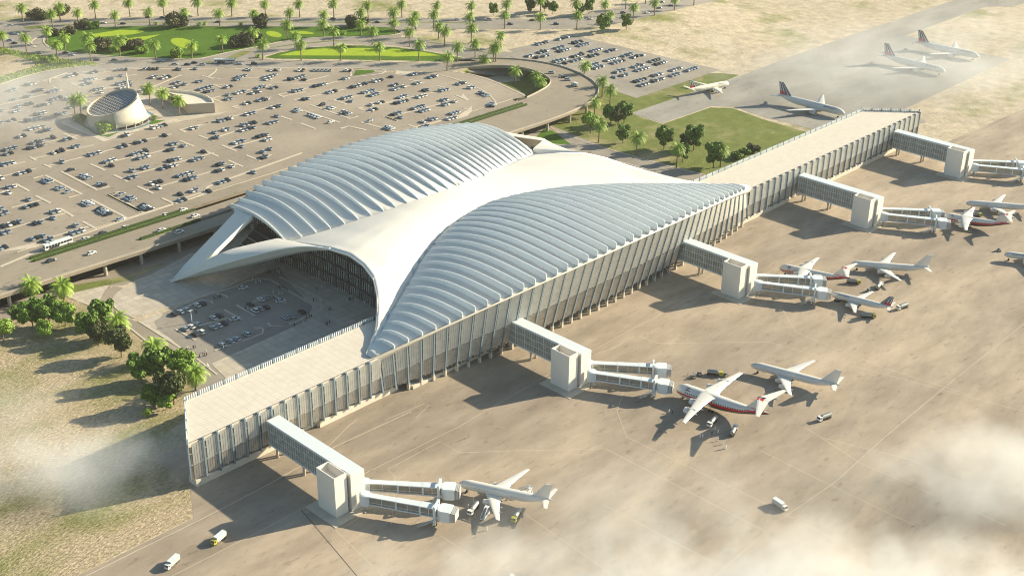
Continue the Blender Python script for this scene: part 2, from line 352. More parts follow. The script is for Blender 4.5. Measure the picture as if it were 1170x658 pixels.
mb.prism(P0([(700, 194), (735, 192), (748, 195), (740, 206), (700, 206)]), 0, .11, 'plaza_paving'); struct(mb, 'far_plaza')
mb = MB(); mb.prism(P0([(607, 163), (622, 147), (632, 150), (652, 165), (640, 165)]), 0, .12, 'lawn'); mb.prism(P0([(560, 168), (600, 149), (606, 150), (590, 160), (578, 166)]), 0, .12, 'lawn')
mb.prism(P0([(70, 338), (95, 332), (150, 320), (190, 300), (140, 316), (62, 330)]), 0, .12, 'dry_grass'); struct(mb, 'grass_patch')

# kerbs and painted lines
mb = MB()
def kerb(pts, w=.8, z=0, h=.16, m='kerb_stone', sm=True, mbx=None):
    pp = [G(x, y, z) if len((x, y)) == 2 else None for x, y in pts]
    if sm and len(pp) > 2: pp = spline(pp, 6)
    ribbon(mbx or mb, pp, w, m, z=z+.05, h=h)
for pts in [[(57, 95), (57, 91), (62, 88.5), (80, 84.5), (155, 77.8), (255, 77.8)], [(269, 79.5), (300, 78.3), (400, 78.3), (437, 80), (438, 83.5), (430, 85.5), (404, 88), (401, 85), (402, 79)],
            [(515, 82), (536, 85), (557, 91), (577, 99), (600, 110)], [(478, 84), (500, 86), (524, 92), (548, 102), (560, 110), (566, 117), (567, 121)], [(247, 78.5), (246, 82), (238, 88)], [(230, 86.5), (244, 91)],
            [(60, 37), (52, 42), (50, 48), (58, 55), (82, 60.5), (109, 63), (150, 66), (218, 68), (237, 65.5), (259, 60.5), (300, 52.5), (327, 47), (368, 43), (423, 42), (450.5, 40), (459, 37), (451, 33)],
            [(27, 45), (33, 51), (42, 55), (36, 48), (50, 39), (58, 37)], [(0, 97), (27, 88), (59, 80.5), (109, 74.5), (134, 73)]]:
    kerb(pts, 1.1, ZP)
kerb([(0, 305), (60, 280), (100, 266), (160, 246), (200, 233), (230, 223), (236, 216), (244, 211), (300, 191), (345, 175)], 1.6, ZP)
for pts in [[(128, 342), (132, 352), (148, 361.5), (163, 360.5), (240, 335.5), (306, 308.5)]]: kerb(pts, .5)
for pts in [[(158, 367), (222, 407.5), (248, 428)], [(65, 333), (90, 344), (130, 360), (165, 388), (210, 422)], [(625, 143), (640, 153), (700, 172), (770, 192), (835, 207)], [(694, 184), (712, 186), (740, 194), (734, 197)]]: kerb(pts, .9, sm=False)
# forecourt parking islands (zoomed plate of the photo: origin 190,290 scale 4.7)
def q(ox, oy, s): return lambda l: [(ox+x/s, oy+y/s) for x, y in l]
Q = q(190, 290, 4.7)
for l in [[(50, 405), (155, 462)], [(310, 300), (410, 357)], [(378, 276), (478, 335)], [(150, 395), (330, 345)], [(260, 520), (515, 430), (522, 405), (500, 398), (470, 402)], [(545, 370), (560, 390), (600, 388), (658, 375)], [(100, 290), (190, 250), (240, 255), (250, 268)], [(270, 215), (320, 225), (330, 238)], [(430, 270), (560, 235), (575, 200), (560, 212), (640, 265)], [(0, 290), (380, 175), (430, 148), (500, 132), (560, 140), (658, 195)]]:
    kerb(Q(l), 1.1, sm=False, z=.04)
Q = q(320, 270, 5.06)
for l in [[(0, 235), (280, 380)], [(0, 285), (160, 380), (240, 400), (240, 430), (200, 440)], [(0, 520), (80, 500), (160, 462), (240, 440)]]: kerb(Q(l), 1.4, sm=False, z=.04)
ko = struct(mb, 'kerb')
# apron markings
mb = MB()
def line(pts, w=.35, m='line_paint', z=.075): ribbon(mb, [G(x, y) for x, y in pts], w*.75, m, z=z)
line([(92, 661), (155, 629.5), (222, 597), (300, 557), (383, 510), (470, 470)], .5)
line([(196, 658), (300, 605), (344, 582), (416, 541), (523, 488), (640, 420), (700, 398), (725, 384)], .3)
line([(344, 582), (408, 658)], .4, 'tar_joint')
for l in [[(390, 605), (440, 570), (452, 545), (443, 536), (503, 504), (525, 517), (580, 515), (692, 512.5), (875, 607), (817, 658)], [(447, 600), (452, 548)], [(383, 605), (440, 660)], [(504, 612), (570, 655)], [(590, 580), (705, 660)], [(691, 577), (830, 650)], [(712, 448), (705, 470), (716, 499), (870, 573), (1000, 640)], [(730, 384), (750, 392), (880, 391), (975, 418), (1170, 470)], [(893, 352), (910, 380), (1010, 420), (1110, 452)], [(897, 590), (955, 550), (1010, 500), (1070, 450), (1170, 370)], [(870, 515), (920, 540), (1015, 586), (1100, 624)], [(920, 488), (985, 530), (1060, 562), (1150, 600)], [(940, 500), (1040, 525), (1140, 570)], [(820, 256), (850, 238), (870, 240)], [(360, 525), (400, 485), (408, 480)], [(475, 478), (490, 463), (485, 461), (440, 480)], [(655, 412), (800, 335)], [(1070, 175), (1170, 128)], [(1000, 270), (1060, 240), (1170, 180)], [(1130, 640), (1170, 655)]]:
    line(l, .3)
line([(235, 545), (300, 520), (330, 500)], .5, 'plaza_paving')
struct(mb, 'pavement_marking')
# median strips between the rows of the big car park
mb = MB()
T = {1: (0, 60), 2: (150, 60), 3: (300, 60), 4: (440, 60), 5: (0, 140), 6: (150, 140), 7: (0, 220), 8: (140, 200)}
def tq(t, x, y): return (T[t][0]+x/7.3125, T[t][1]+y/7.3125)
MED = [(5, 280, 303, 780, 190), (5, 400, 365, 1097, 185), (6, 0, 100, 20, 98), (5, 0, 455, 300, 385), (5, 0, 380, 210, 330), (5, 380, 170, 650, 112), (5, 860, 350, 1170, 270), (6, 440, 72, 650, 0), (6, 20, 165, 340, 98), (6, 640, 150, 960, 45), (6, 820, 215, 1170, 118), (6, 0, 300, 480, 180), (6, 0, 440, 690, 255), (6, 120, 568, 890, 350), (6, 1040, 318, 1170, 270), (8, 400, 230, 720, 130), (1, 440, 215, 560, 170), (1, 600, 262, 1150, 185), (1, 0, 440, 520, 318), (1, 740, 318, 800, 350), (1, 750, 325, 1100, 270), (1, 0, 600, 600, 515), (2, 80, 330, 420, 190), (2, 590, 200, 740, 225), (2, 870, 215, 1170, 215), (2, 680, 275, 960, 280), (2, 670, 385, 1170, 270), (2, 850, 455, 1170, 375), (2, 400, 650, 1170, 455), (3, 130, 355, 720, 225), (3, 260, 400, 860, 275), (3, 170, 370, 360, 330), (3, 600, 400, 1040, 320), (3, 800, 470, 1170, 400), (4, 0, 325, 330, 250), (4, 0, 420, 540, 310), (4, 100, 525, 470, 430), (4, 250, 625, 620, 530), (3, 360, 240, 560, 195), (3, 100, 260, 560, 270), (7, 0, 490, 300, 425), (7, 90, 130, 340, 65), (7, 60, 308, 560, 170), (7, 440, 370, 740, 285), (5, 0, 590, 160, 520), (1, 340, 235, 400, 245)]
for t, x0, y0, x1, y1 in MED: ribbon(mb, [G(*tq(t, x0, y0), ZP), G(*tq(t, x1, y1), ZP)], 1.1, 'kerb_stone', z=ZP+.06, h=.13)
TICK = [(5, 250, 290, 300, 318), (5, 365, 352, 425, 378), (5, 755, 350, 875, 400), (5, 950, 440, 1065, 492), (5, 530, 95, 640, 140), (6, 400, 60, 455, 85), (6, 565, 112, 690, 155), (6, 755, 192, 875, 240), (6, 405, 153, 520, 200), (6, 610, 238, 725, 285), (6, 810, 318, 930, 370), (6, 50, 535, 180, 592), (6, 960, 275, 1080, 322), (8, 330, 195, 440, 245), (2, 665, 385, 750, 415), (2, 840, 455, 900, 470), (2, 690, 272, 760, 300), (3, 130, 355, 180, 375), (3, 590, 400, 700, 435), (3, 795, 468, 900, 502), (3, 150, 535, 240, 565), (3, 320, 595, 440, 640), (3, 1005, 535, 1120, 575), (4, 200, 230, 290, 245), (4, 430, 280, 510, 300), (4, 590, 358, 690, 402), (4, 650, 468, 710, 485), (4, 0, 540, 100, 575), (4, 195, 607, 310, 645), (5, 130, 515, 240, 572), (7, 300, 30, 420, 90), (7, 500, 135, 610, 200), (7, 690, 243, 800, 302), (1, 590, 258, 670, 290), (1, 440, 290, 520, 322), (1, 730, 415, 800, 430)]
for t, x0, y0, x1, y1 in TICK: ribbon(mb, [G(*tq(t, x0, y0), ZP), G(*tq(t, x1, y1), ZP)], 1.6, 'kerb_stone', z=ZP+.06, h=.15)
for t, l in [(3, [(400, 440), (730, 555), (800, 535)]), (3, [(340, 488), (640, 585)]), (3, [(820, 585), (1100, 660)]), (3, [(650, 638), (720, 618), (860, 650)]), (5, [(510, 410), (810, 565), (915, 535)]), (5, [(280, 468), (380, 443), (680, 600), (570, 630)]), (5, [(1000, 580), (895, 608), (1170, 750)]), (7, [(760, 60), (1060, 215), (960, 235)]), (7, [(960, 5), (900, 22), (1170, 160)]), (8, [(0, 215), (180, 320)])]:
    ribbon(mb, [G(*tq(t, x, y), ZP) for x, y in l], 1.6, 'kerb_stone', z=ZP+.06, h=.15)
def tri(l, dz=.15): mb.prism([G(x, y, ZP) for x, y in l], ZP+.05, ZP+dz, 'kerb_stone')
tri([tq(4, 650, 345), tq(4, 705, 405), tq(4, 630, 378)]); tri([tq(4, 722, 447), tq(4, 725, 490), tq(4, 690, 530), tq(4, 600, 560), tq(4, 640, 510), tq(4, 690, 480)]); tri([tq(7, 5, 497), tq(7, 280, 430), tq(7, 340, 440), tq(7, 290, 462)])
tri([tq(4, 90, 153), tq(4, 250, 168), tq(4, 180, 195), tq(4, 85, 185)])
tri([(70, 139.5), (92, 147), (125, 160), (118, 162), (70, 141)])
struct(mb, 'parking_island')
# ------------------------------------------------------------------ viaduct
front = [Vector((-200, 552, ZP)), Vector((100, 549, ZP)), Vector((215, 547, ZP)), Vector((256, 546, ZP)), Vector((300, 544.5, ZP)), Vector((430, 542, ZP)), Vector((537, 540, ZP)), Vector((587, 539, ZP)), Vector((617, 541, ZP)), Vector((639, 546, ZP)), Vector((654, 553, ZP)), Vector((667, 563, ZP)), Vector((677, 578, ZP)), Vector((684, 597, ZP)), Vector((687, 618, ZP)), Vector((683, 640, ZP)), Vector((672, 660, ZP)), Vector((655, 676, ZP)), Vector((632, 690, ZP))]
inner = [Vector((580, 579, ZP)), Vector((614, 583, ZP)), Vector((632, 587, ZP)), Vector((646, 592, ZP)), Vector((656, 600, ZP)), Vector((662, 613, ZP)), Vector((664, 630, ZP)), Vector((658, 647, ZP)), Vector((644, 659, ZP)), Vector((622, 670, ZP))]
via = thing('viaduct', 'long beige concrete road viaduct on columns, with hedged medians, looping round at its right end', 'viaduct', (400, 555, 0))
mb = MB(); TH = 1.5
def slab(x0, x1, y0, y1): mb.prism([(x0, y0), (x1, y0), (x1, y1), (x0, y1)], ZP-TH, ZP+.1, 'viaduct_deck'); mb.add([(x0, y0, ZP-TH), (x1, y0, ZP-TH), (x1, y1, ZP-TH), (x0, y1, ZP-TH)], [(3, 2, 1, 0)], 'concrete')
fs = spline(front, 6)
fi = [p_ for p_ in fs if p_.x < 600 and p_.y < 560]
rows = [[Vector((p_.x, p_.y, ZP-TH)) for p_ in fi], [Vector((p_.x, p_.y, ZP+.1)) for p_ in fi], [Vector((p_.x, 556.8, ZP+.1)) for p_ in fi], [Vector((p_.x, 556.8, ZP-TH)) for p_ in fi]]
mb.grid(rows, 'viaduct_deck', flip=True)
slab(-200, 295, 556.8, 571.2); slab(-200, 243, 571.2, 590.2); slab(295, 553, 559.6, 571.2); slab(243, 603, 577, 590.2); slab(553, 603, 556.8, 571.2)
tail = [p_ for p_ in fs if not (p_.x < 600 and p_.y < 560)]
inn = spline(inner[1:], 6)
poly = [Vector((fi[-1].x, fi[-1].y, 0))]+tail+[p_ for p_ in inn[::-1]]+[Vector((603, 582, 0)), Vector((603, 556.8, 0)), Vector((fi[-1].x, 556.8, 0))]
mb.prism(poly, ZP-TH, ZP+.1, 'viaduct_deck')
mb.build('deck', via)
mb = MB(); ribbon(mb, [p_+Vector((0, .2, 0)) for p_ in fs], .55, 'concrete', z=ZP+.1, h=.95)
ribbon(mb, spline(inner[1:], 6), .5, 'concrete', z=ZP+.1, h=.95); ribbon(mb, [(243, 588.3, 0), (605, 588.3, 0), (614, 583.5, 0)], .4, 'kerb_stone', z=ZP+.1, h=.25)
mb.build('parapet', via)
cx = [219, 244, 269, 289, 311, 333, 356, 379, 402, 425, 448, 471, 494, 517, 540, 552, 566, 590, 614, 636, 655, 671]
for x in cx:
    y = min(fs, key=lambda p_: abs(p_.x-x)+(30 if p_.y > 600 else 0)).y+2.2
    if x < 219.5: y = 549.5
    mb = MB(); mb.tube([(x, y, 0), (x, y, ZP-TH)], .95, 'concrete', 10); mb.box(x, y+.2, ZP-TH-.7, 2.6, 2.2, .7, 'concrete'); mb.build('column', via)
mb = MB(); mb.box(220, 552.5, 0, 760, .6, ZP-TH-.02, 'shade_black'); mb.build('underdeck_shade', via)  # near-black sheet added behind the columns as the shade under the deck
for x in (250, 290, 330, 370, 560, 600):
    mb = MB(); mb.box(x, 568, 0, 1.4, 1.4, ZP-TH, 'concrete'); mb.build('column', via)
# hedges and grass of the medians
def hedge(name, x0, x1, y, w, h, lab, z=ZP+.1, m='hedge_leaf'):
    mb = MB(); nx = int((x1-x0)/1.2); rr = random.Random(int(x0*7+y))
    rows = []
    for i in range(nx+1):
        x = x0+(x1-x0)*i/nx; r_ = []
        for k, (dy, dz) in enumerate([(-.5, 0), (-.55, .5), (-.4, .95), (0, 1.05), (.4, .95), (.55, .5), (.5, 0)]):
            r_.append((x, y+dy*w*(1+.15*rr.uniform(-1, 1)), z+dz*h*(1+.12*rr.uniform(-1, 1))))
        rows.append(r_)
    mb.grid(rows, m); mb.add(rows[0], [tuple(range(7))], m); mb.add(rows[-1], [tuple(range(6, -1, -1))], m)
    return tag(mb.build(name), lab, 'hedge')
mb = MB(); mb.prism([(243, 571.2), (336, 571.2), (336, 577), (243, 577)], ZP-.8, ZP+.08, 'viaduct_deck', msurf='grass_strip'); mb.prism([(504, 571.2), (603, 571.2), (603, 577), (504, 577)], ZP-.8, ZP+.08, 'viaduct_deck', msurf='grass_strip')
mb.prism([(295, 556.8), (318, 556.8), (318, 559.6), (295, 559.6)], ZP-.8, ZP+.08, 'viaduct_deck', msurf='grass_strip'); mb.prism([(536, 556.8), (553, 556.8), (553, 559.6), (536, 559.6)], ZP-.8, ZP+.08, 'viaduct_deck', msurf='grass_strip')
mb.build('planting_bed', via)
hedge('hedge', 244, 338, 571.9, 1.5, 1.1, 'long dark green hedge on the front edge of the wide median beside the bus')
hedge('hedge', 244, 334, 576.2, 1.5, 1.1, 'long green hedge on the car park side of the wide median beside the bus')
hedge('hedge', 296, 332, 558.2, 1.8, 1.1, 'short single hedge in the narrow slot near the viaduct edge, left of terminal')
hedge('hedge', 505, 602, 571.9, 1.5, 1.1, 'hedge on the front edge of the median right of the terminal dome')
hedge('hedge', 505, 602, 576.2, 1.5, 1.1, 'hedge on the car park side of the median right of the terminal dome')
hedge('hedge', 537, 552, 558.2, 1.8, 1.1, 'short dark hedge stub in the slot right behind the terminal dome')

# ------------------------------------------------------------------ terminal
TC = Vector((424, 440, 0))
term = thing('airport_terminal', 'vast white airport terminal with two ribbed domes, saddle roof and long flat pier', 'terminal', TC)
XN, XF = 288.0, 560.0
def sX(X): return (X-424)/136.0
def eaveZ(X): return 20.3+15.2*max(0, 1-sX(X)**2)**1.05
def eaveY(X): return 360.3-1.42*(eaveZ(X)-20.3)
AI = [(288, 364, 20.6), (297, 369.4, 21.1), (303.7, 373.1, 21.5), (310.5, 377.7, 21.8), (317, 382.2, 22.4), (323.5, 386.1, 22.9), (330, 390.4, 23.3), (336.5, 394.4, 23.9), (342, 397.4, 24.7), (348.5, 401.4, 25.3), (355, 405.8, 25.8), (361, 409.4, 26.3), (368, 412.9, 26.8), (374, 416.1, 27.3), (380, 419.3, 27.7), (387, 422.4, 28), (393, 424.4, 28.3), (399.5, 426.1, 28.6), (405.5, 427.6, 28.9), (412, 428.8, 29.1), (418, 429.5, 29.3), (424, 429.9, 29.4)]
AI += [(848-a[0], a[1], a[2]) for a in AI[-2::-1]]
LI = [(333, 480.3, 19.5), (339.4, 476.4, 21.7), (345.7, 472.9, 23.2), (352, 469.4, 24.6), (358.4, 465.9, 26.4), (364.8, 462.9, 27.8), (371.1, 460.3, 29), (377.5, 457.9, 30.2), (383.8, 456, 31), (390, 454.2, 32), (396.5, 452.8, 32.6), (402.9, 452, 33), (409, 451, 33.4), (415.6, 450.6, 33.6), (422, 450.7, 33.6), (428, 451.4, 33.4), (434.6, 452.4, 32.7), (441, 453.8, 32), (447.3, 455.6, 31.2), (453.7, 458.1, 30.1), (460, 460.9, 28.7), (466.4, 463.6, 27.4), (472.7, 466.3, 26.2), (479, 468.6, 25.2), (485.4, 471, 24.4), (495, 474.6, 23), (505, 478, 21), (515, 481.5, 19.5)]
def aY(X): return interp(AI, X)[0]
def aZ(X): return interp(AI, X)[1]
def lY(X): return interp(LI, X)[0]
def lZ(X): return interp(LI, X)[1]
def apron_pt(X, t):                      # t 0 = saddle line, 1 = eave
    Y = aY(X)+(eaveY(X)-aY(X))*t; w = aY(X)-eaveY(X)
    return Vector((X, Y, aZ(X)+(eaveZ(X)-aZ(X))*t+.072*w*math.sin(math.pi*t**.82)))
def land_eave(X): return 878-eaveY(X)-1.5
def land_pt(X, t):
    Y = lY(X)+(land_eave(X)-lY(X))*t; w = land_eave(X)-lY(X)
    return Vector((X, Y, lZ(X)+(eaveZ(X)-3.5-lZ(X))*t+.078*w*math.sin(math.pi*t**.95)))
def mid_pt(X, w):
    B = 8.2*(abs(X-424)/94)**1.5+.6 if abs(X-424) < 94 else 8.8
    B *= smooth(0, 30, X-286)*smooth(0, 30, 562-X)
    return Vector((X, aY(X)+(lY(X)-aY(X))*w, aZ(X)+(lZ(X)-aZ(X))*w+B*math.sin(math.pi*w**.9)))
def shell(mb, rows, m='shell_white', flip=False): mb.grid(rows, m, flip=flip)
mb = MB()
xs = [XN+(XF-XN)*i/96 for i in range(97)]
shell(mb, [[apron_pt(X, t/22) for t in range(23)] for X in xs], flip=True)
LX0, LX1 = 333.0, 515.0
xl = [LX0+(LX1-LX0)*i/72 for i in range(73)]
shell(mb, [[land_pt(X, t/22) for t in range(23)] for X in xl])
# saddle between the domes, cut by the two arches
NE = [(0, 288, 364, 20.6), (.08, 303, 375.6, 21.8), (.16, 312, 385, 23.6), (.24, 319.5, 394, 26), (.32, 326, 404, 28.4), (.42, 330, 416, 30), (.54, 331.5, 428, 30.8), (.68, 331, 443, 29.3), (.84, 331.5, 461, 25), (1, 333, 480.3, 19.5)]
def far_end(w):
    a = interp(NE, w); return (848-a[0], a[1], a[2])
rows = []
NW = 36
for k in range(NW+1):
    w = k/NW; e0 = interp(NE, w); e1 = far_end(w)
    e1 = (e1[0]+(515-(848-333))*w, e1[1]+(481.5-480.3)*w, e1[2])
    wn = (e0[1]-aY(e0[0]))/max(1, lY(e0[0])-aY(e0[0])); wf = (e1[1]-aY(e1[0]))/max(1, lY(e1[0])-aY(e1[0]))
    r_ = []
    for i in range(65):
        u = i/64; X = e0[0]+(e1[0]-e0[0])*u
        an = 1-smooth(0, 55, X-e0[0]); af = 1-smooth(0, 55, e1[0]-X)
        ww = w*(1-an-af)+wn*an+wf*af if an+af <= 1 else w
        q_ = mid_pt(X, ww); zn = mid_pt(e0[0], wn).z; zf = mid_pt(e1[0], wf).z
        q_.z += (e0[2]-zn)*an+(e1[2]-zf)*af
        r_.append(q_)
    rows.append(r_)
shell(mb, rows, flip=True)
def loft(A, B, n=24, k=6):
    def rs(P, n):
        P = [Vector(p_) for p_ in P]; d = [0]
        for a, b in zip(P, P[1:]): d.append(d[-1]+(b-a).length)
        out = []
        for i in range(n+1):
            s = d[-1]*i/n; j = max(j_ for j_ in range(len(d)) if d[j_] <= s+1e-6); j = min(j, len(P)-2)
            out.append(P[j].lerp(P[j+1], (s-d[j])/max(1e-6, d[j+1]-d[j])))
        return out
    a, b = rs(A, n), rs(B, n)
    return [[a[i].lerp(b[i], j/k) for j in range(k+1)] for i in range(n+1)]
def mir(P): return [(848-p_[0], p_[1], p_[2]) for p_ in P]
ARCH = spline([(331, 443, 29.3), (329, 456, 27), (323, 468, 24), (314, 480, 19.5), (304, 493, 13.8), (296, 505.5, 7.5), (288, 518.5, 0.2)], 5)
HC = (303.5, 500, 16.6); TIP = (288, 518.5, .2)
LOW = [(333, 480.3, 19.5), (331.5, 485, 21.2), (322, 490, 20), (311, 496, 18.2), (305, 498.6, 16.6), (300, 503, 13.2), TIP]
HTOP = (332.6, 508, 26.2)
INN = [TIP, (300, 503, 13.2), (303, 501.4, 15.9), (306, 502, 17.4), (319, 505.2, 21.6), HTOP]
OUT = [TIP, (297.6, 520.3, 5.5), (307.6, 520.3, 11.4), (318.6, 520.2, 17.9), (331, 521.5, 24.2), (333.5, 526, 25.6)]
cand = land_pt(333.4, .62)
for mr in (False, True):
    f = (lambda P: mir(P)) if mr else (lambda P: P)
    mb.grid(loft(f([tuple(p_) for p_ in ARCH]), f(LOW), 40, 5), 'shell_white', flip=mr)
    mb.grid(loft(f(OUT), f(INN), 30, 5), 'shell_white', flip=mr)
    # leg underside fold
    A2 = [(p_[0]+3.4*math.sin(math.pi*min(1, i/(len(ARCH)-1)*1.0)), p_[1]+1.2*min(1, i/8), max(.05, p_[2]-1.0-5.2*math.sin(math.pi*min(1, i/(len(ARCH)-1))))) for i, p_ in enumerate(ARCH)]
    mb.grid(loft(f([tuple(p_) for p_ in ARCH]), f(A2), 40, 3), 'shell_white', flip=not mr)
    I2 = [(p_[0]+1.0, p_[1]-.3, max(.05, p_[2]-1.9)) for p_ in INN]
    mb.grid(loft(f(INN), f(I2), 30, 3), 'shell_white', flip=not mr)
    O2 = [(p_[0]+1.0, p_[1]+.5, max(.02, p_[2]-2.6)) for p_ in OUT]
    mb.grid(loft(f(OUT), f(O2), 30, 2), 'shell_white', flip=mr)
    L2 = [(p_[0]+.6, p_[1]-.5, max(.05, p_[2]-2.0)) for p_ in LOW]
    mb.grid(loft(f(LOW), f(L2), 40, 2), 'shell_white', flip=mr)
ro = mb.build('roof_shell', term, True)
bm = bmesh.new(); bm.from_mesh(ro.data); bmesh.ops.remove_doubles(bm, verts=bm.verts, dist=.02); bmesh.ops.recalc_face_normals(bm, faces=bm.faces); bm.to_mesh(ro.data); bm.free()
ro.data.set_sharp_from_angle(angle=R(32))
so = ro.modifiers.new('thick', 'SOLIDIFY'); so.thickness = 1.0; so.offset = -1
# arch rim along the near and far arch edges
for f in (lambda P: P, mir):
    mb = MB(); pts = f([tuple(interp(NE, i/40)) for i in range(28)]+[tuple(p_) for p_ in ARCH])
    mb.tube([(a, b, c-.5) for a, b, c in pts], .5, 'shell_white', 8); mb.build('arch_rim', term, True)
# ribs
def rib(fn, X, h1, h0=.15, over=0, sgn=-1, n=26, powr=.9, th=.42, t0=0):
    mb = MB(); L_ = []
    for i in range(n+1):
        t = t0+(1-t0)*i/n; b = fn(X, t); h = h0+(h1-h0)*t**powr; L_.append((b, h))
    e = L_[-1][0]; L_.append((e+Vector((0, sgn*over, -over*.42)), h1)) if over else None
    rows = []
    for b, h in L_: rows.append([b+Vector((-th/2, 0, -.5)), b+Vector((-th/2, 0, h)), b+Vector((th/2, 0, h)), b+Vector((th/2, 0, -.5))])
    mb.grid(rows, 'rib_white'); mb.add(rows[-1], [(0, 1, 2, 3)], 'rib_white'); mb.add(rows[0], [(3, 2, 1, 0)], 'rib_white')
    return fixn(mb.build('roof_rib', term))
NR = 41
for k in range(NR):
    X = 297.3+6.335*k; s = 1-abs(sX(X)); rib(apron_pt, X, 1.6+1.9*min(1, s*2.2), over=.9, sgn=-1, powr=.55, th=.4)
for k in range(29):
    X = 333.3+6.36*k
    if X > 515: break
    rib(land_pt, X, (1.7+1.4*min(1, (1-abs(sX(X)))*2))*(.6 if k < 2 else 1), h0=.35, over=.5+.7*min(3, k), sgn=1, powr=.5, th=.4)
# eave band
mb = MB()
rows = []
for X in xs:
    hb = .9+1.9*abs(sX(X))**6; y, z = eaveY(X), eaveZ(X)
    rows.append([(X, y-.9, z+.12), (X, y-1.3, z-hb*.5), (X, y-.9, z-hb), (X, y+1.6, z-hb-.1)])
mb.grid(rows, 'plinth'); fixn(mb.build('eave_band', term)); mb = MB()
rows = [[(X, land_eave(X)+.4, eaveZ(X)-3.4), (X, land_eave(X)+.9, eaveZ(X)-4.2), (X, land_eave(X)+.2, eaveZ(X)-5.2), (X, land_eave(X)-2, eaveZ(X)-5.2)] for X in xl]
mb.grid(rows, 'plinth'); fixn(mb.build('eave_band', term))
# apron facade of the hall: leaning fins, louvred bays, glass behind, stilts
def foot(X): s = max(0, 1-sX(X)**2); return 358.4-11*s
PB = 3.0
def fac(X, t, d=0):                      # t 0 bottom, 1 under the eave band
    z1 = eaveZ(X)-1.1-1.7*abs(sX(X))**6; y0, y1 = foot(X)-.2, eaveY(X)+.2
    return Vector((X, y0+(y1-y0)*t+d, PB+(z1-PB)*t))
def pierf(X, t, d=0): return Vector((X, 358.3+d-.15*t, PB+(19.9-PB)*t))
def bays(mbL, mbG, fn, X0, X1, nb, seed):
    rr = random.Random(seed); w = (X1-X0)/nb
    for i in range(nb):
        x = X0+w*i
        mbG.grid([[fn(x, t, 1.1) for t in (0, .33, .66, 1)], [fn(x+w, t, 1.1) for t in (0, .33, .66, 1)]], 'facade_glass', flip=True)
        for j in range(5):
            a = x+1.0+(w-1.1)*j/5; b = a+(w-1.1)/5*.74
            lo = .03+.05*rr.random(); mid_ = .42+.02*rr.random()
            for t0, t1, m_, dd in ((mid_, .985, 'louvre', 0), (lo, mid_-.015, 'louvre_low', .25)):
                mbL.grid([[fn(a, t0, dd), fn(a, t1, dd)], [fn(b, t0, dd-.25), fn(b, t1, dd-.25)]], m_, flip=True)
        for t in (.42, .72):
            mbL.grid([[fn(x, t, .5), fn(x, t+.012, .5)], [fn(x+w, t, .5), fn(x+w, t+.012, .5)]], 'louvre', flip=True)
mbL, mbG = MB(), MB()
bays(mbL, mbG, pierf, 198.2, 290.95, 15, 3); mbL2 = mbL
bays(mbL, mbG, fac, 290.95, 556.8, 42, 5); bays(mbL, mbG, pierf, 556.8, 749, 30, 8)
mbL.build('louvre_screen', term); mbG.build('glazing', term)
def fin(fn, X, t1=1.0, depth=1.05, th=.75, lean=0):
    mb = MB(); a0, a1 = fn(X, -.01), fn(X, t1)
    vs = []
    for p_ in (a0, a1):
        for dx, dy in ((-th/2-.35, -depth), (th/2-.35, -depth), (th/2, .4), (-th/2, .4)): vs.append((p_.x+dx, p_.y+dy+.35, p_.z))
    mb.add(vs, [(3, 2, 1, 0), (4, 5, 6, 7), (0, 1, 5, 4), (1, 2, 6, 5), (2, 3, 7, 6), (3, 0, 4, 7)], 'fin_metal'); return mb.build('facade_fin', term)
for k in range(1, 15): fin(pierf, 198.2+6.183*k, 1.02)
for k in range(43): fin(fac, 290.95+6.33*k, 1.0)
for k in range(1, 31): fin(pierf, 556.8+6.407*k, 1.02)
for k in range(2, 42):
    X = 290.95+6.33*k
    if abs(X-352) < 9: pass
    mb = MB(); y = foot(X); mb.box(X, y-.1, 0, .8, 1.5, PB+.4, 'plinth'); mb.build('stilt', term)
mb = MB()
for x0, x1 in ((199.5, 244), (258, 300), (520, 600), (617, 748)): mb.box((x0+x1)/2, 361.0, 0, x1-x0, 5, PB+.05, 'plinth')
mb.box(405, 356.5, 0, 200, 4, 1.6, 'plinth'); mb.box(424, 364, 0, 260, 5, PB+.2, 'shade_black'); mb.box(251, 364, 0, 14, 5, PB, 'shade_black'); mb.box(608, 364, 0, 18, 5, PB, 'shade_black')  # the near-black blocks paint in the shade below the facade
mb.build('plinth', term)
# flat roof and walls of the pier
for nm, poly in (('pier_roof', [(198, 358.6), (345, 358.6), (345, 386), (214.6, 386)]), ('pier_roof', [(500, 358.6), (749.3, 358.6), (726, 386), (500, 386)])):
    mb = MB(); mb.prism(poly, 18.2, 19.6, 'plinth', msurf='pier_roof'); mb.build(nm, term)
mb = MB()
mb.prism([(199, 360), (345, 360), (345, 385.5), (215, 385.5)], 2.5, 18.3, 'facade_glass'); mb.prism([(500, 360), (748, 360), (725.5, 385.5), (500, 385.5)], 2.5, 18.3, 'facade_glass')
mb.prism([(199.5, 361), (345, 361), (345, 385), (215.5, 385)], 0, 2.6, 'plinth'); mb.prism([(500, 361), (747, 361), (725, 385), (500, 385)], 0, 2.6, 'plinth')
mb.build('pier_wall', term)
def slats(a, b, step=1.0):                               # upright slats of the landside parapet and of the pier ends
    mb = MB()
    a, b = Vector(a), Vector(b); n_ = int((b-a).length/step); d = (b-a).normalized(); nn = Vector((d.y, -d.x, 0))
    for i in range(n_+1):
        p_ = a.lerp(b, i/n_); big = i % 6 == 0
        mb.beam(p_+Vector((0, 0, 4 if big else 12)), p_+Vector((0, 0, 21.7 if big else 21.5)), .7 if big else .4, .5 if big else .25, 'fin_metal' if big else 'rib_white')
    mb.beam(a+Vector((0, 0, 19.9)), b+Vector((0, 0, 19.9)), .12, .5, 'fin_metal')
    mb.build('parapet_screen', term)
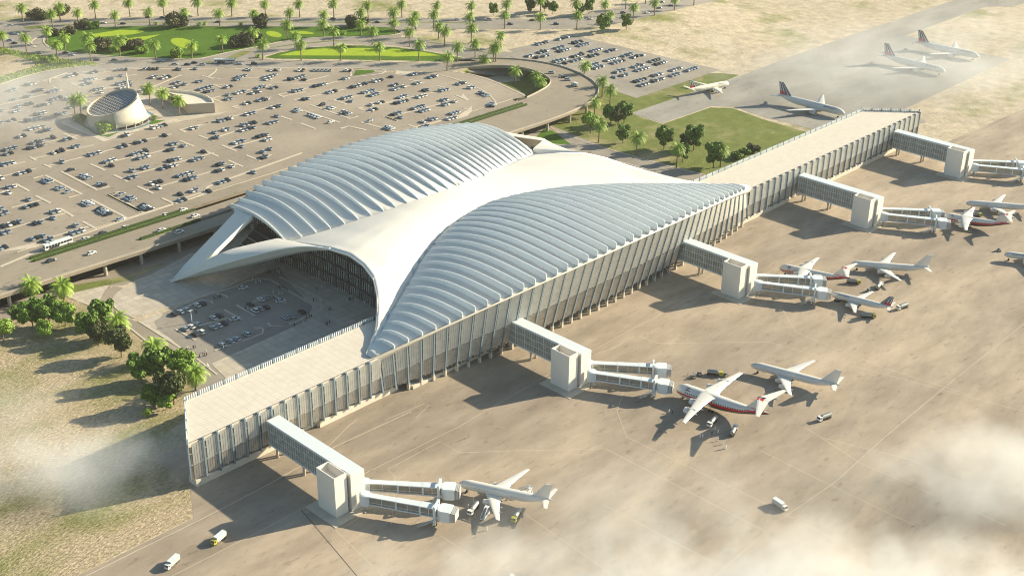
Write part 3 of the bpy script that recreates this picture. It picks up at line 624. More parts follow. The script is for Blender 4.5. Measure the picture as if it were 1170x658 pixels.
slats((214.6, 386.4, 0), (332, 386.4, 0)); slats((513, 386.4, 0), (726, 386.4, 0)); slats((749.6, 359, 0), (726.3, 386, 0)); slats((198.1, 359.2, 0), (214.2, 386, 0), 1.2)
# entrance walls
def gwall(pts, ztop, name='entrance_glazing', base=0):
    mb = MB(); rr = random.Random(4)
    for (a, b) in zip(pts, pts[1:]):
        a, b = Vector((*a, 0)), Vector((*b, 0)); za, zb = ztop(a.x, a.y), ztop(b.x, b.y)
        mb.add([(a.x, a.y, base), (b.x, b.y, base), (b.x, b.y, zb), (a.x, a.y, za)], [(0, 1, 2, 3)], 'hall_glass')
        n_ = max(1, int((b-a).length/1.6)); nn = Vector(((b-a).y, -(b-a).x, 0)).normalized()
        for s_ in (1, -1):
            for i in range(n_):
                p_ = a.lerp(b, i/n_); zt = za+(zb-za)*i/n_
                if i % 5 == 0: mb.beam(p_+nn*.35*s_+Vector((0, 0, base)), p_+nn*.35*s_+Vector((0, 0, zt)), .5, .7, 'steel')
                else: mb.beam(p_+nn*.12*s_+Vector((0, 0, base)), p_+nn*.12*s_+Vector((0, 0, zt)), .12, .2, 'louvre')
                for z in (3.2, 7.4, 11.6, 15.8, 20):
                    if z < zt-2 and z > base and rr.random() < .45 and s_ == 1:
                        c = p_.lerp(a.lerp(b, (i+1)/n_), .5)+nn*.05*s_; mb.beam(c+Vector((0, 0, z)), c+Vector((0, 0, z+1.1+rr.random())), .9, .03, 'interior_light', upv=nn)
            for z in (6.2, 12.6, 19):
                if z < min(za, zb)-1 and z > base: mb.beam(a+nn*.5*s_+Vector((0, 0, z)), b+nn*.5*s_+Vector((0, 0, z)), 1.0, .9, 'dark_metal')
    return mb.build(name, term)
def under(X, Y):
    if Y < aY(X): return apron_pt(X, min(1, (Y-aY(X))/(eaveY(X)-aY(X)))).z-1.2
    if Y > lY(X): return land_pt(X, min(1, (Y-lY(X))/(land_eave(X)-lY(X)))).z-1.2
    return mid_pt(X, (Y-aY(X))/(lY(X)-aY(X))).z-1.3
near = [(337+5*math.sin(math.pi*i/12)+3*(i/12), 386+i*10.2) for i in range(13)]
gwall(near, under); gwall([(848-a, b) for a, b in near[::-1]], under)
gwall([(345, 509), (345, 527), (503, 527), (503, 509)], lambda X, Y: eaveZ(X)-6, 'landside_glazing')
# near-black panes, painted for the dark inside, behind the two triangular openings of the land legs
for f in (lambda P: P, mir):
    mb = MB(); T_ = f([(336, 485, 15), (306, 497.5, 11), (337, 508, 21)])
    mb.add(T_, [(0, 1, 2)], 'shade_black')
    for i in range(5):
        t = .12+.2*i; a = Vector(T_[1]).lerp(Vector(T_[0]), t); b = Vector(T_[1]).lerp(Vector(T_[2]), t*.86); mb.beam(a+Vector((0, 0, .8)), b+Vector((0, 0, .8)), .4, .5, 'steel')
    mb.build('opening_glazing', term)
HAZE, MISTON = .000035, True
# ------------------------------------------------------------------ gates: fixed corridor, stair tower, two boarding bridges each
def build_gate():
    root = thing('gate_link', 'x', 'gate building', (0, 0, 0), local=True)
    # frame: x = 0 at the tower's left edge, y = world y - 306
    def C_(mb, x0, x1, y0, y1, z0, z1, m): mb.prism([(x0, y0), (x1, y0), (x1, y1), (x0, y1)], z0, z1, m); mb.add([(x0, y0, z0), (x1, y0, z0), (x1, y1, z0), (x0, y1, z0)], [(3, 2, 1, 0)], m)
    mb = MB(); C_(mb, 7.0, 12.9, -1, 50.5, 15.0, 16.0, 'bridge_white'); mb.build('corridor_roof', root)
    mb = MB(); C_(mb, 7.3, 12.6, 3.4, 50.5, 5.6, 15.0, 'corridor_glass'); C_(mb, 7.0, 12.9, 3.4, 50.5, 5.0, 5.7, 'bridge_white'); mb.build('corridor', root)
    mb = MB()
    for i in range(33):
        y = 4.2+i*1.43
        for x in (7.1, 12.8): mb.box(x, y, 5.7, .14, .13 if i % 4 else .28, 9.4, 'bridge_white')
    for i in range(8):
        y0 = 4.2+i*5.72
        for x in (7.16, 12.74): mb.beam((x, y0, 5.9), (x, y0+2.86, 10.2), .13, .13, 'plane_grey'); mb.beam((x, y0+2.86, 10.2), (x, y0+5.72, 5.9), .1, .1, 'plane_grey')
    for z in (8.6, 11.8):
        for x in (7.1, 12.8): mb.box(x, 27, z, .2, 47, .2, 'bridge_white')
    mb.build('corridor_frame', root)
    mb = MB(); C_(mb, 6.6, 13.0, -1.2, 3.6, 0, 15.9, 'tower_white'); mb.build('end_block', root)
    mb = MB()
    mb.add([(.3, .2, 13.8), (5.3, .2, 13.8), (5.3, 10, 13.8), (.3, 10, 13.8)], [(0, 1, 2, 3)], 'tower_white')
    for x0, x1, y0, y1 in ((0, 5.6, -.2, .25), (0, 5.6, 9.9, 10.3), (0, .4, .25, 9.9), (5.2, 5.6, .25, 9.9)): C_(mb, x0, x1, y0, y1, 0, 17.2, 'tower_white')
    mb.build('stair_tower', root)
    mb = MB(); C_(mb, 5.62, 6.58, 1, 3.4, 0, 15.4, 'dark_metal'); C_(mb, 5.62, 6.4, 1.2, 3.2, 15.4, 16.6, 'dark_metal'); mb.build('tower_door', root)
    mb = MB(); C_(mb, -4, 13.5, -4.5, 13.5, 0, .14, 'kerb_stone'); mb.build('pad', root)
    for y in (30, 47):
        mb = MB()
        for x in (8.4, 11.5): mb.tube([(x, y, 0), (x, y, 5.2)], .55, 'concrete', 8)
        mb.box(9.95, y, 4.4, 5, 1.2, .7, 'concrete'); mb.build('column', root)
    return root
def build_bridge(a, b, name_label):
    # from rotunda a to cab b (local xy), floor at 3.9, roof at 7.4
    root = thing('boarding_bridge', 'x', 'boarding bridge', (0, 0, 0), local=True)
    a, b = Vector((*a, 0)), Vector((*b, 0)); d = (b-a); Ln = d.length; d.normalize(); n = Vector((-d.y, d.x, 0)); up_ = Vector((0, 0, 1))
    def bx(mb, s0, s1, w, z0, z1, m, off=0):
        vs = [a+d*s+n*(off+k*w/2)+up_*z for z in (z0, z1) for s, k in ((s0, -1), (s1, -1), (s1, 1), (s0, 1))]
        mb.add(vs, [(3, 2, 1, 0), (4, 5, 6, 7), (0, 1, 5, 4), (1, 2, 6, 5), (2, 3, 7, 6), (3, 0, 4, 7)], m)
    mb = MB(); mb.tube([a+up_*3.3, a+up_*7.7], 2.1, 'bridge_white', 16); mb.tube([a+up_*7.7, a+up_*8.0], [2.1, 1.5], 'bridge_white', 16); mb.tube([a, a+up_*3.3], .55, 'steel', 10); mb.box(a.x, a.y, 0, 2.2, 2.2, .3, 'concrete'); mb.build('rotunda', root)
    m1 = Ln*.40; m2 = Ln*.70
    for (s0, s1, w, zl) in ((1.6, m1, 2.6, 0), (m1, m2, 2.9, .06), (m2, Ln-2, 3.2, .12)):
        mb = MB(); bx(mb, s0, s1, w, 7.15+zl, 7.5+zl, 'bridge_white'); bx(mb, s0, s1, w, 3.7-zl, 4.15-zl, 'bridge_white'); bx(mb, s0, s1, w-.35, 4.15-zl, 7.15+zl, 'bridge_glass')
        k_ = 2
        for i in range(k_+1):
            s = s0+(s1-s0-.18)*i/k_
            for o_ in (-1, 1): bx(mb, s, s+(.55 if i in (0, k_) else .16), .14, 3.75-zl, 7.4+zl, 'bridge_white', off=o_*(w/2-.06))
        for o_ in (-1, 1): bx(mb, s0, s1, .1, 5.0, 5.12, 'bridge_white', off=o_*(w/2-.1))
        mb.build('tunnel', root)
    mb = MB(); s = Ln-3.6
    for o_ in (-1, 1): bx(mb, s, s+.9, .9, 1.1, 8.9, 'bridge_white', off=o_*2.3)
    bx(mb, s+.1, s+.8, 5.2, 8.5, 9.0, 'bridge_white'); bx(mb, s, s+.9, 4.8, .9, 1.5, 'steel'); mb.build('lift_frame', root)
    for o_ in (-1, 1):
        mb = MB(); c = a+d*(s+.45)+n*o_*1.3+up_*.62; mb.tube([c-n*.35, c+n*.35], .62, 'rubber', 12); mb.build('wheel', root)
    # cab: half round house with a bellows canopy towards the aeroplane
    mb = MB(); c = a+d*(Ln-.4); ring = []
    prof = []
    for k in range(13):
        t = math.pi*(-.5+k/12); prof.append(c+d*(-2.0*math.cos(t))+n*(2.7*math.sin(t)))
    prof += [c+d*3.0+n*2.6, c+d*3.0-n*2.6]
    mb.prism([(p_.x, p_.y) for p_ in prof], 3.1, 7.7, 'bridge_white'); mb.add([(p_.x, p_.y, 3.1) for p_ in prof], [tuple(range(len(prof)-1, -1, -1))], 'bridge_white'); fixn(mb.build('cab', root))
    mb = MB()
    for i in range(4): bx(mb, Ln+2.6+i*.55, Ln+3.0+i*.55, 4.7-.25*(i % 2), 3.2+.1*i, 7.4-.1*i, 'plane_grey')
    mb.build('canopy_bellows', root)
    mb = MB(); s = Ln-2.5; p0 = a+d*(s)-n*2.7+up_*4.0; p1 = a+d*(s-6.2)-n*3.4+up_*.1
    sdv = n
    for i in range(11):
        q_ = p0.lerp(p1, i/10); mb.beam(q_-n*.45, q_+n*.45, .34, .08, 'steel')
    for o_ in (-.5, .5): mb.beam(p0+n*o_, p1+n*o_, .08, .22, 'bridge_white'); mb.beam(p0+n*o_+up_*1.0, p1+n*o_+up_*1.0, .06, .06, 'bridge_white')
    for i in range(0, 11, 2):
        q_ = p0.lerp(p1, i/10)
        for o_ in (-.5, .5): mb.beam(q_+n*o_, q_+n*o_+up_, .05, .05, 'bridge_white')
    mb.build('stairs', root)
    return root
gate0 = build_gate()
nearb = build_bridge((10.4, -4.2), (25.2, -31.0), ''); farb = build_bridge((15.6, 2.2), (35.2, -22.0), '')
GX = [224.6, 350.6, 475.2, 597.4, 706.2]
gl = ['nearest the left end of the pier', 'under the left half of the ribbed dome', 'under the right half of the ribbed dome', 'just right of the dome tip', 'nearest the far right end of the pier']
sh = ['at the gate nearest the viewer', 'at the gate of the nearest red striped jet', 'at the middle gate right of the dome', 'at the second gate from the far end', 'at the farthest gate, top right']
for i, x in enumerate(GX):
    for base, lab, dz in ((gate0, 'glazed corridor with white stair tower '+gl[i], 0), (nearb, 'near bridge of the white pair '+sh[i], 0), (farb, 'far bridge of the white pair '+sh[i], 0)):
        o = base if i == 0 else copy_tree(base)
        o.location = (x, 306.2, .08); o['label'] = lab; o['group'] = 'corridors to the gates' if base is gate0 else 'boarding bridges'

# ------------------------------------------------------------------ aircraft
def text_mesh(txt, size, mtl):
    cu = bpy.data.curves.new('t', 'FONT'); cu.body = txt; cu.size = size; cu.extrude = .02; cu.resolution_u = 2
    o = bpy.data.objects.new('t', cu); col.objects.link(o); bpy.context.view_layer.update()
    me = bpy.data.meshes.new_from_object(o.evaluated_get(bpy.context.evaluated_depsgraph_get())); bpy.data.objects.remove(o); bpy.data.curves.remove(cu)
    me.materials.clear(); me.materials.append(MATS[mtl]); return me
def airfoil(p_, chord, th, mtlunused=None):
    out = []
    for u, zz in ((0, 0), (.06, .55), (.25, 1), (.6, .7), (1, .02), (1, -.02), (.6, -.35), (.25, -.5), (.06, -.35)): out.append(Vector((p_[0]-chord*u, p_[1], p_[2]+th*chord*zz)))
    return out
def build_jet(L=38, finh=None, rr_=2.0, span=34, sweep=.5, high=False, ttail=False, eng=2, livery='white', gear=1.7, titles=False, base='plane_white', wingc=.17):
    root = thing('airliner', 'x', 'aeroplane', (0, 0, 0), local=True)
    Rr = rr_; zc = Rr+gear; seg = 24
    st = [(0, .03, -.28), (.006, .2, -.27), (.02, .44, -.2), (.04, .66, -.12), (.07, .85, -.05), (.11, .97, -.01), (.15, 1, 0), (.3, 1, 0), (.45, 1, 0), (.6, 1, 0), (.68, .99, .01), (.76, .9, .09), (.84, .7, .24), (.91, .46, .42), (.96, .28, .55), (1, .08, .66)]
    if ttail: st = [(0, .05, -.2), (.008, .3, -.18), (.025, .58, -.12), (.05, .8, -.05), (.085, .95, -.01), (.12, 1, 0), (.2, 1, 0), (.3, 1, 0), (.42, 1, .0), (.52, .98, .02), (.62, .88, .12), (.72, .72, .28), (.81, .54, .50), (.89, .37, .72), (.96, .22, .90), (1, .07, 1.0)]
    st2 = []
    for a, b in zip(st, st[1:]):
        st2.append(a); st2.append(tuple((a[i]+b[i])/2 for i in range(3)))
    st2.append(st[-1])
    mb = MB(); rows = []
    for s, r_, dz in st2: rows.append([Vector((-s*L, Rr*r_*math.cos(t), zc+Rr*dz+Rr*r_*math.sin(t))) for t in [2*math.pi*k/seg for k in range(seg)]])
    for i in range(len(rows)-1):
        s = st2[i][0]
        for j in range(seg):
            t = (j+.5)/seg*360; lowa = min(abs(t-0), abs(360-t), abs(t-180)); below = t > 180
            m = base
            if livery == 'stripe':
                ang = -lowa if below else lowa
                if s > .40:
                    mid_ = max(0, s-.66)*95
                    if -15+mid_ < ang < 9+mid_*1.7: m = 'plane_red'
                    elif ang <= -15+mid_: m = 'plane_black' if lowa < 80 else 'plane_grey'
                elif below and lowa < 16: m = 'plane_red' if j % 2 else 'plane_black'
                elif below and lowa > 45: m = 'plane_grey'
            elif below and lowa > 40: m = 'plane_grey' if livery != 'cream' else base
            k = (j+1) % seg; mb.add([rows[i][j], rows[i][k], rows[i+1][k], rows[i+1][j]], [(0, 3, 2, 1)], m)
    fu = mb.build('fuselage', root, True)
    bm = bmesh.new(); bm.from_mesh(fu.data); bmesh.ops.remove_doubles(bm, verts=bm.verts, dist=.001); bm.to_mesh(fu.data); bm.free()
    # windows
    def onf(s, ang, lift=.02):
        for a, b in zip(st, st[1:]):
            if a[0] <= s <= b[0]:
                u = (s-a[0])/(b[0]-a[0]); r_ = a[1]+(b[1]-a[1])*u; dz = a[2]+(b[2]-a[2])*u
                return Vector((-s*L, (Rr*r_+lift)*math.cos(ang), zc+Rr*dz+(Rr*r_+lift)*math.sin(ang)))
    for sg in (0, 1):
        mb = MB()
        for i in range(int(L*.68/1.05)):
            s = .13+i*1.05/L
            if s > .8: break
            an = lambda t: math.pi-t if sg else t
            w_ = (.5 if livery == 'stripe' else .26)/L; s2 = s+1.05/L
            wh = .34 if livery == 'stripe' else .25
            mb.add([onf(s, an(.15)), onf(s+w_, an(.15)), onf(s2, an(.15)), onf(s2, an(wh)), onf(s+w_, an(wh)), onf(s, an(wh))], [(0, 1, 4, 5)], 'car_glass')
            o_ = len(mb.v)-6; mb.f.append((o_+1, o_+2, o_+3, o_+4)); mb.m.append(mb.mi(base))
        wo = mb.build('cabin_windows', fu); bm = bmesh.new(); bm.from_mesh(wo.data); bmesh.ops.remove_doubles(bm, verts=bm.verts, dist=.002); bm.to_mesh(wo.data); bm.free()
    mb = MB(); n_ = 6
    for i in range(n_):
        a0 = math.pi*(.10+.80*i/n_); a1 = math.pi*(.10+.80*(i+.86)/n_)
        mb.add([onf(.022, a0), onf(.022, a1), onf(.056, a1), onf(.056, a0)], [(0, 1, 2, 3)], 'car_glass')
    mb.build('cockpit_window', fu)
    mb = MB()
    for s in (.095, .70):
        for sg in (0, 1):
            an = lambda t: math.pi-t if sg else t
            w_ = 1.0/L; P_ = [onf(s, an(-.25), .03), onf(s+w_, an(-.25), .03), onf(s+w_, an(.62), .03), onf(s, an(.62), .03)]
            for a, b in zip(P_, P_[1:]+P_[:1]): mb.beam(a, b, .08, .04, 'plane_grey')
    mb.build('door', fu)
    if livery == 'stripe':
        for sg in (0, 1):
            an = lambda t: math.pi-t if sg else t
            mb = MB(); mb.add([onf(.125, an(.62), .05), onf(.175, an(.62), .05), onf(.175, an(1.12), .05), onf(.125, an(1.12), .05)], [(0, 1, 2, 3)], 'plane_black')
            c = onf(.15, an(.87), .09)
            for k in range(5):
                t = k*2*math.pi/5; e1, e2 = onf(.15+.012*math.cos(t), an(.87+.12*math.sin(t)), .08), onf(.15+.012*math.cos(t+.9), an(.87+.12*math.sin(t+.9)), .08)
                mb.add([c, e1, e2], [(0, 1, 2)], 'plane_red')
            mb.build('emblem', fu)
    if titles:
        me = text_mesh('AIR FRANCE', Rr*.62, 'plane_navy'); wd = max(v.co.x for v in me.vertices)
        for sg in (0, 1):
            m2 = me.copy()
            for v in m2.vertices:
                xx = v.co.x; s = (.13*L+(xx if sg == 1 else wd-xx))/L; an = .48+v.co.y/Rr*.95
                p_ = onf(s, an if sg == 1 else math.pi-an, .04+v.co.z); v.co = p_
            o = bpy.data.objects.new('title_lettering', m2); col.objects.link(o); o.parent = fu
    # wings
    wx = -(.34 if not high else .32)*L; wz = zc-Rr*.55 if not high else zc+Rr*.82; rootc, tipc = L*wingc*1.3, L*.042
    hs = span/2; engs = []
    for sg in (1, -1):
        mb = MB(); secs = []
        for u in (0, .12, .35, .6, .85, 1):
            ch = rootc+(tipc-rootc)*(u**.58); dih = (.075 if not high else -.03)*hs*u
            secs.append(airfoil((wx+rootc*.25-sweep*hs*u, sg*(Rr*.1+(hs-Rr*.1)*u), wz+dih), ch, .07))
        mb.grid(secs, base, close=True); mb.add(secs[-1], [tuple(range(9))], base)
        wg = fixn(mb.build('wing', root, True))
        a, b = secs[1][4], secs[4][4]
        for u in (.25, .5, .75):
            mb = MB(); q_ = a.lerp(b, u); mb.tube([q_+Vector((rootc*.25, 0, -.25)), q_+Vector((-.3, 0, -.2)), q_+Vector((-.9, 0, -.05))], [.08, .22, .04], base, 6)
            mb.build('flap_fairing', wg)
        us = (.33,) if eng == 2 else (.30, .58)
        for u in us:
            x = wx+rootc*.25-sweep*hs*u; y = sg*hs*u; z = wz+(.075 if not high else -.03)*hs*u; er = Rr*(.52 if eng == 2 else .42)
            mb = MB(); zz = z-er*1.15
            prof = [(er*1.75, er*.72), (er*1.95, er*.9), (er*1.8, er*1.0), (er*.4, er*1.02), (-er*1.2, er*.8), (-er*2.0, er*.62)]
            rows = [[Vector((x+px_, y+r_*math.cos(t), zz+r_*math.sin(t))) for t in [2*math.pi*k/16 for k in range(16)]] for px_, r_ in prof]
            mb.grid(rows, base if livery != 'white' else 'plane_white', close=True); mb.add(rows[0], [tuple(range(16))], 'dark_metal'); mb.add(rows[-1], [tuple(range(15, -1, -1))], 'dark_metal')
            mb.tube([(x-er*1.6, y, zz), (x-er*2.7, y, zz)], [er*.45, er*.12], 'steel', 10)
            mb.beam((x+er*.9, y, z-er*.2), (x-er*2.2, y, z-.05), er*.25, er*.7, base)
            fixn(mb.build('engine', root, False))
    # fin
    fh = L*(.17 if not ttail else .15); fc = L*(.19 if not ttail else .21); ft = L*.065; fx = (-.80 if not ttail else -.77)*L; fz = zc+Rr*.72
    mb = MB(); NS, NC = 10, 10
    def fp(u, c, sd):
        x0 = fx+fc*.15-fh*.92*u; ch = fc+(ft-fc)*u; th = .05*ch*math.sin(math.pi*min(1, c*1.0)**.6)
        return Vector((x0-ch*c, sd*(th+.02), fz+fh*u-(.6*(1-u) if c < .3 else 0)))
    for sd in (1, -1):
        for i in range(NS):
            for j in range(NC):
                u0, u1, c0, c1 = i/NS, (i+1)/NS, j/NC, (j+1)/NC; um = (u0+u1)/2; m = base
                if titles:
                    m = 'plane_navy' if j % 3 != 2 else base
                    if i < 3 and 5 <= j < 9: m = 'plane_red'
                    if j == 0 or j == 1: m = 'plane_navy'
                elif livery == 'stripe':
                    if i < 2: m = 'plane_red'
                mb.add([fp(u0, c0, sd), fp(u0, c1, sd), fp(u1, c1, sd), fp(u1, c0, sd)], [(0, 1, 2, 3)], m)
    mb.add([fp(1, c/10, 1) for c in range(11)]+[fp(1, c/10, -1) for c in range(10, -1, -1)], [tuple(range(22))], base)
    fixn(mb.build('tail_fin', root))
    for sg in (1, -1):
        mb = MB(); z0 = fz+fh*.98 if ttail else zc+Rr*.55; x0 = (fx+fc*.15-fh*.80) if ttail else -.885*L; hs2 = span*.19 if not ttail else span*.25
        secs = [airfoil((x0-.45*hs2*u, sg*(.1+hs2*u), z0+(.1*hs2*u if not ttail else -.02*hs2*u)), (L*.085 if not ttail else L*.125)*(1-u)+L*.04*u, .06) for u in (0, .5, 1)]
        mb.grid(secs, base, close=True); mb.add(secs[-1], [tuple(range(9))], base)
        if ttail:
            e = secs[-1]; e0 = secs[1]; f = lambda a, b, t: a.lerp(b, t)
            s0 = secs[0]; mb.add([s0[1]+Vector((0, 0, .1)), f(s0[1], e0[1], .22)+Vector((0, 0, .1)), f(s0[3], e0[3], .22)+Vector((0, 0, .12)), s0[3]+Vector((0, 0, .12))], [(0, 1, 2, 3)], 'plane_red' if sg > 0 else 'plane_black')
        fixn(mb.build('stabiliser', root, False))
    # gear
    for (x, y) in ((-.09*L, 0), (wx-rootc*.55, Rr*1.1), (wx-rootc*.55, -Rr*1.1)):
        mb = MB(); mb.tube([(x, y, .5), (x, y, zc-Rr*.5)], .14, 'steel', 8)
        for dy in (-.35, .35):
            for dx in ((0,) if y == 0 else (-.6, .6)): mb.tube([(x+dx, y+dy-.16, .5), (x+dx, y+dy+.16, .5)], .5, 'rubber', 12)
        mb.build('landing_gear', root)
    return root
def place(o, nose, tailp, lab, z=4.5, rz=None, base=.08):
    a, b = G(*nose, z), G(*tailp, z); d = a-b
    o.location = (a.x, a.y, base); o.rotation_euler = (0, 0, math.atan2(d.y, d.x) if rz is None else rz); o['label'] = lab; return o
J = {}
J['w'] = build_jet(37, rr_=1.95, span=34, sweep=.62, eng=2)
J['s'] = build_jet(43, rr_=3.0, span=50, sweep=.2, high=True, ttail=True, eng=4, livery='stripe', gear=.9, wingc=.155)
J['q'] = build_jet(40, rr_=1.85, span=34, sweep=.66, eng=4, livery='plain')
J['f'] = build_jet(31, rr_=1.7, span=27, sweep=.55, eng=2, livery='plain', titles=True)
J['c'] = build_jet(38, rr_=2.1, span=34, sweep=.55, eng=2, livery='cream', titles=True, base='plane_cream')
J['l'] = build_jet(54, rr_=2.6, span=48, sweep=.62, eng=2, livery='plain', titles=True)
used = {}
def jet(k, nose, tl, lab, group=None, rz=None):
    o = J[k] if k not in used else copy_tree(J[k]); used[k] = 1
    place(o, nose, tl, lab, rz=rz)
    if group: o['group'] = group
    return o
jet('w', (523.9, 549), (631, 572), 'plain white twin-engine airliner parked at the nearest gate, nose to the bridges')
jet('s', (773, 441), (888, 482), 'high-wing four-engine airliner, red and black stripe, T tail, nearest of the three striped jets', 'striped T tail jets')
jet('q', (857.8, 414), (957.9, 440), 'all white four-engine airliner behind the nearest striped jet, tail towards the viewer', 'all white four-engine airliners')
o = jet('s', (891, 303), (970, 320), 'red and black striped T tail jet, half hidden by the middle gate bridges', 'striped T tail jets'); o.scale = (.84, .72, .84)
jet('q', (972, 299), (1062.5, 306), 'all white four-engine airliner parked on the open apron right of the middle gate', 'all white four-engine airliners')
jet('f', (949, 333), (1020, 351), 'small white airliner with striped blue and red tail at the middle gate', 'airliners with striped tails')
o = jet('s', (1077, 245), (1143, 256), 'red and black striped T tail jet at the second gate from the far end', 'striped T tail jets'); o.scale = (.84, .72, .84)
jet('q', (1103.8, 230), (1192, 237), 'all white four-engine airliner cut by the right edge of the picture', 'all white four-engine airliners')
jet('f', (1147.5, 288), (1216, 297), 'airliner nose with blue lettering entering at the right edge behind a tug', 'airliners with striped tails')
jet('c', (833, 94), (787, 103), 'cream airliner with blue and red tail parked by the overflow car park')
jet('l', (965.6, 129), (893, 111), 'white airliner with striped tail on the taxiway nearest the pier, nose to the right', 'airliners with striped tails')
jet('l', (1080.6, 81), (1009.5, 65), 'white striped-tail airliner in the middle of the three on the far taxiway', 'airliners with striped tails')
jet('l', (1119.4, 64), (1047, 49.5), 'farthest white striped-tail airliner, top right on the taxiway', 'airliners with striped tails')
jet('w', (583, 652), (600, 820), 'white airliner of which only the nose shows at the bottom edge', None)

# ------------------------------------------------------------------ ground vehicles
def wheelset(root, xs, y, r_, w_=.3):
    for x in xs:
        for s in (-1, 1):
            mb = MB(); mb.tube([(x, s*y-w_/2, r_), (x, s*y+w_/2, r_)], r_, 'rubber', 10); mb.tube([(x, s*y-w_/2-.01, r_), (x, s*y+w_/2+.01, r_)], r_*.5, 'steel', 8); mb.build('wheel', root)
def cab_mesh(mb, x0, ln, w, z0, h, m):
    prof = [(0, 0), (ln, 0), (ln, h*.5), (ln*.82, h), (0, h)]
    rows = [[Vector((x0+a, s*w/2, z0+b)) for a, b in prof] for s in (-1, 1)]
    mb.grid(rows, m, close=True); mb.add(rows[0], [(0, 1, 2, 3, 4)], m); mb.add(rows[1], [(4, 3, 2, 1, 0)], m)
    mb.add([(x0+ln*1.005, -w*.44, z0+h*.55), (x0+ln*1.005, w*.44, z0+h*.55), (x0+ln*.83, w*.42, z0+h*.97), (x0+ln*.83, -w*.42, z0+h*.97)], [(0, 1, 2, 3)], 'car_glass')
    for s in (-1, 1): mb.add([(x0+ln*.3, s*(w/2+.01), z0+h*.55), (x0+ln*.85, s*(w/2+.01), z0+h*.55), (x0+ln*.78, s*(w/2+.01), z0+h*.9), (x0+ln*.3, s*(w/2+.01), z0+h*.9)], [(0, 1, 2, 3)], 'car_glass')
def tanker(cabm, tankm):
    root = thing('tanker_truck', 'x', 'tanker truck', local=True)
    mb = MB(); mb.box(0, 0, .6, 8.2, 2.0, .35, 'dark_metal'); mb.build('chassis', root)
    mb = MB(); cab_mesh(mb, 2.6, 2.0, 2.4, .7, 2.1, cabm); fixn(mb.build('cab', root))
    mb = MB(); mb.tube([(-4.1, 0, 2.1), (-3.9, 0, 2.1), (2.0, 0, 2.1), (2.2, 0, 2.1)], [.8, 1.15, 1.15, .8], tankm, 16); mb.box(-.9, 0, 3.2, 4.5, .7, .2, 'steel'); mb.build('tank', root, False)
    wheelset(root, (3.3, -1.8, -3.1), 1.0, .5); return root
def box_truck(cabm, boxm):
    root = thing('box_truck', 'x', 'truck', local=True)
    mb = MB(); mb.box(0, 0, .6, 8.4, 2.0, .35, 'dark_metal'); mb.build('chassis', root)
    mb = MB(); cab_mesh(mb, 2.7, 2.0, 2.4, .7, 2.2, cabm); fixn(mb.build('cab', root))
    mb = MB(); mb.box(-.9, 0, 1.0, 6.6, 2.5, 2.6, boxm); mb.box(-.9, 0, 3.6, 6.7, 2.6, .08, 'bridge_white'); mb.build('cargo_box', root)
    wheelset(root, (3.4, -1.8, -3.2), 1.0, .5); return root
def tug():
    root = thing('baggage_tug', 'x', 'tug', local=True)
    mb = MB(); mb.box(0, 0, .45, 3.2, 1.7, .75, 'truck_grey'); mb.box(1.2, 0, 1.2, .8, 1.6, .15, 'truck_grey'); mb.build('body', root)
    mb = MB(); mb.box(-.3, 0, 1.2, 1.2, 1.5, .9, 'car_glass'); mb.box(-.3, 0, 2.1, 1.4, 1.65, .1, 'truck_grey'); mb.build('cabin', root)
    wheelset(root, (1.1, -1.1), .8, .4); return root
def stairs_truck():
    root = thing('stairs_truck', 'x', 'stairs truck', local=True)
    mb = MB(); mb.box(0, 0, .6, 6.5, 2.0, .5, 'bridge_white'); mb.build('chassis', root)
    mb = MB(); cab_mesh(mb, 1.6, 1.7, 2.1, .9, 1.5, 'car_white'); fixn(mb.build('cab', root))
    mb = MB()
    for i in range(12): mb.box(-3+i*.42, 0, 1.2+i*.25, .5, 1.4, .1, 'steel')
    for s in (-.75, .75): mb.beam((-3.2, s, 1.9), (2.2, s, 5.0), .08, .5, 'bridge_white'); mb.beam((2.2, s, 4.2), (3.4, s, 4.2), .08, .2, 'bridge_white')
    mb.box(2.6, 0, 4.0, 1.6, 1.6, .12, 'bridge_white'); mb.beam((1, 0, 1.1), (2.2, 0, 4.0), .3, .3, 'steel'); mb.build('staircase', root)
    wheelset(root, (2.2, -2.0), .9, .45); return root
def bus():
    root = thing('bus', 'x', 'bus', local=True)
    mb = MB(); mb.box(0, 0, .4, 15.5, 2.5, 2.65, 'car_white'); mb.box(0, 0, 3.05, 15.2, 2.3, .12, 'bridge_white'); mb.box(-3, 0, 3.17, 2.4, 1.6, .25, 'bridge_white'); mb.build('body', root)
    mb = MB()
    for s in (-1, 1):
        for i in range(9): mb.box(-6.6+i*1.65, s*1.26, 1.45, 1.45, .04, 1.0, 'car_glass')
    mb.box(7.76, 0, 1.3, .04, 2.2, 1.4, 'car_glass'); mb.box(-7.76, 0, 1.5, .04, 2.0, 1.0, 'car_glass'); mb.build('windows', root)
    mb = MB(); mb.box(-2.6, 1.27, .5, 5.5, .04, .9, 'car_dark'); mb.box(-2.6, -1.27, .5, 5.5, .04, .9, 'car_dark'); mb.build('side_band', root)
    wheelset(root, (5.2, -4.0, -5.4), 1.12, .5); return root
VB = {'tw': tanker('car_white', 'truck_grey'), 'ty': tanker('truck_yellow', 'truck_grey'), 'bw': box_truck('car_white', 'plane_grey'), 'by': box_truck('truck_yellow', 'louvre'), 'tg': tug(), 'st': stairs_truck(), 'bus': bus()}
vused = {}
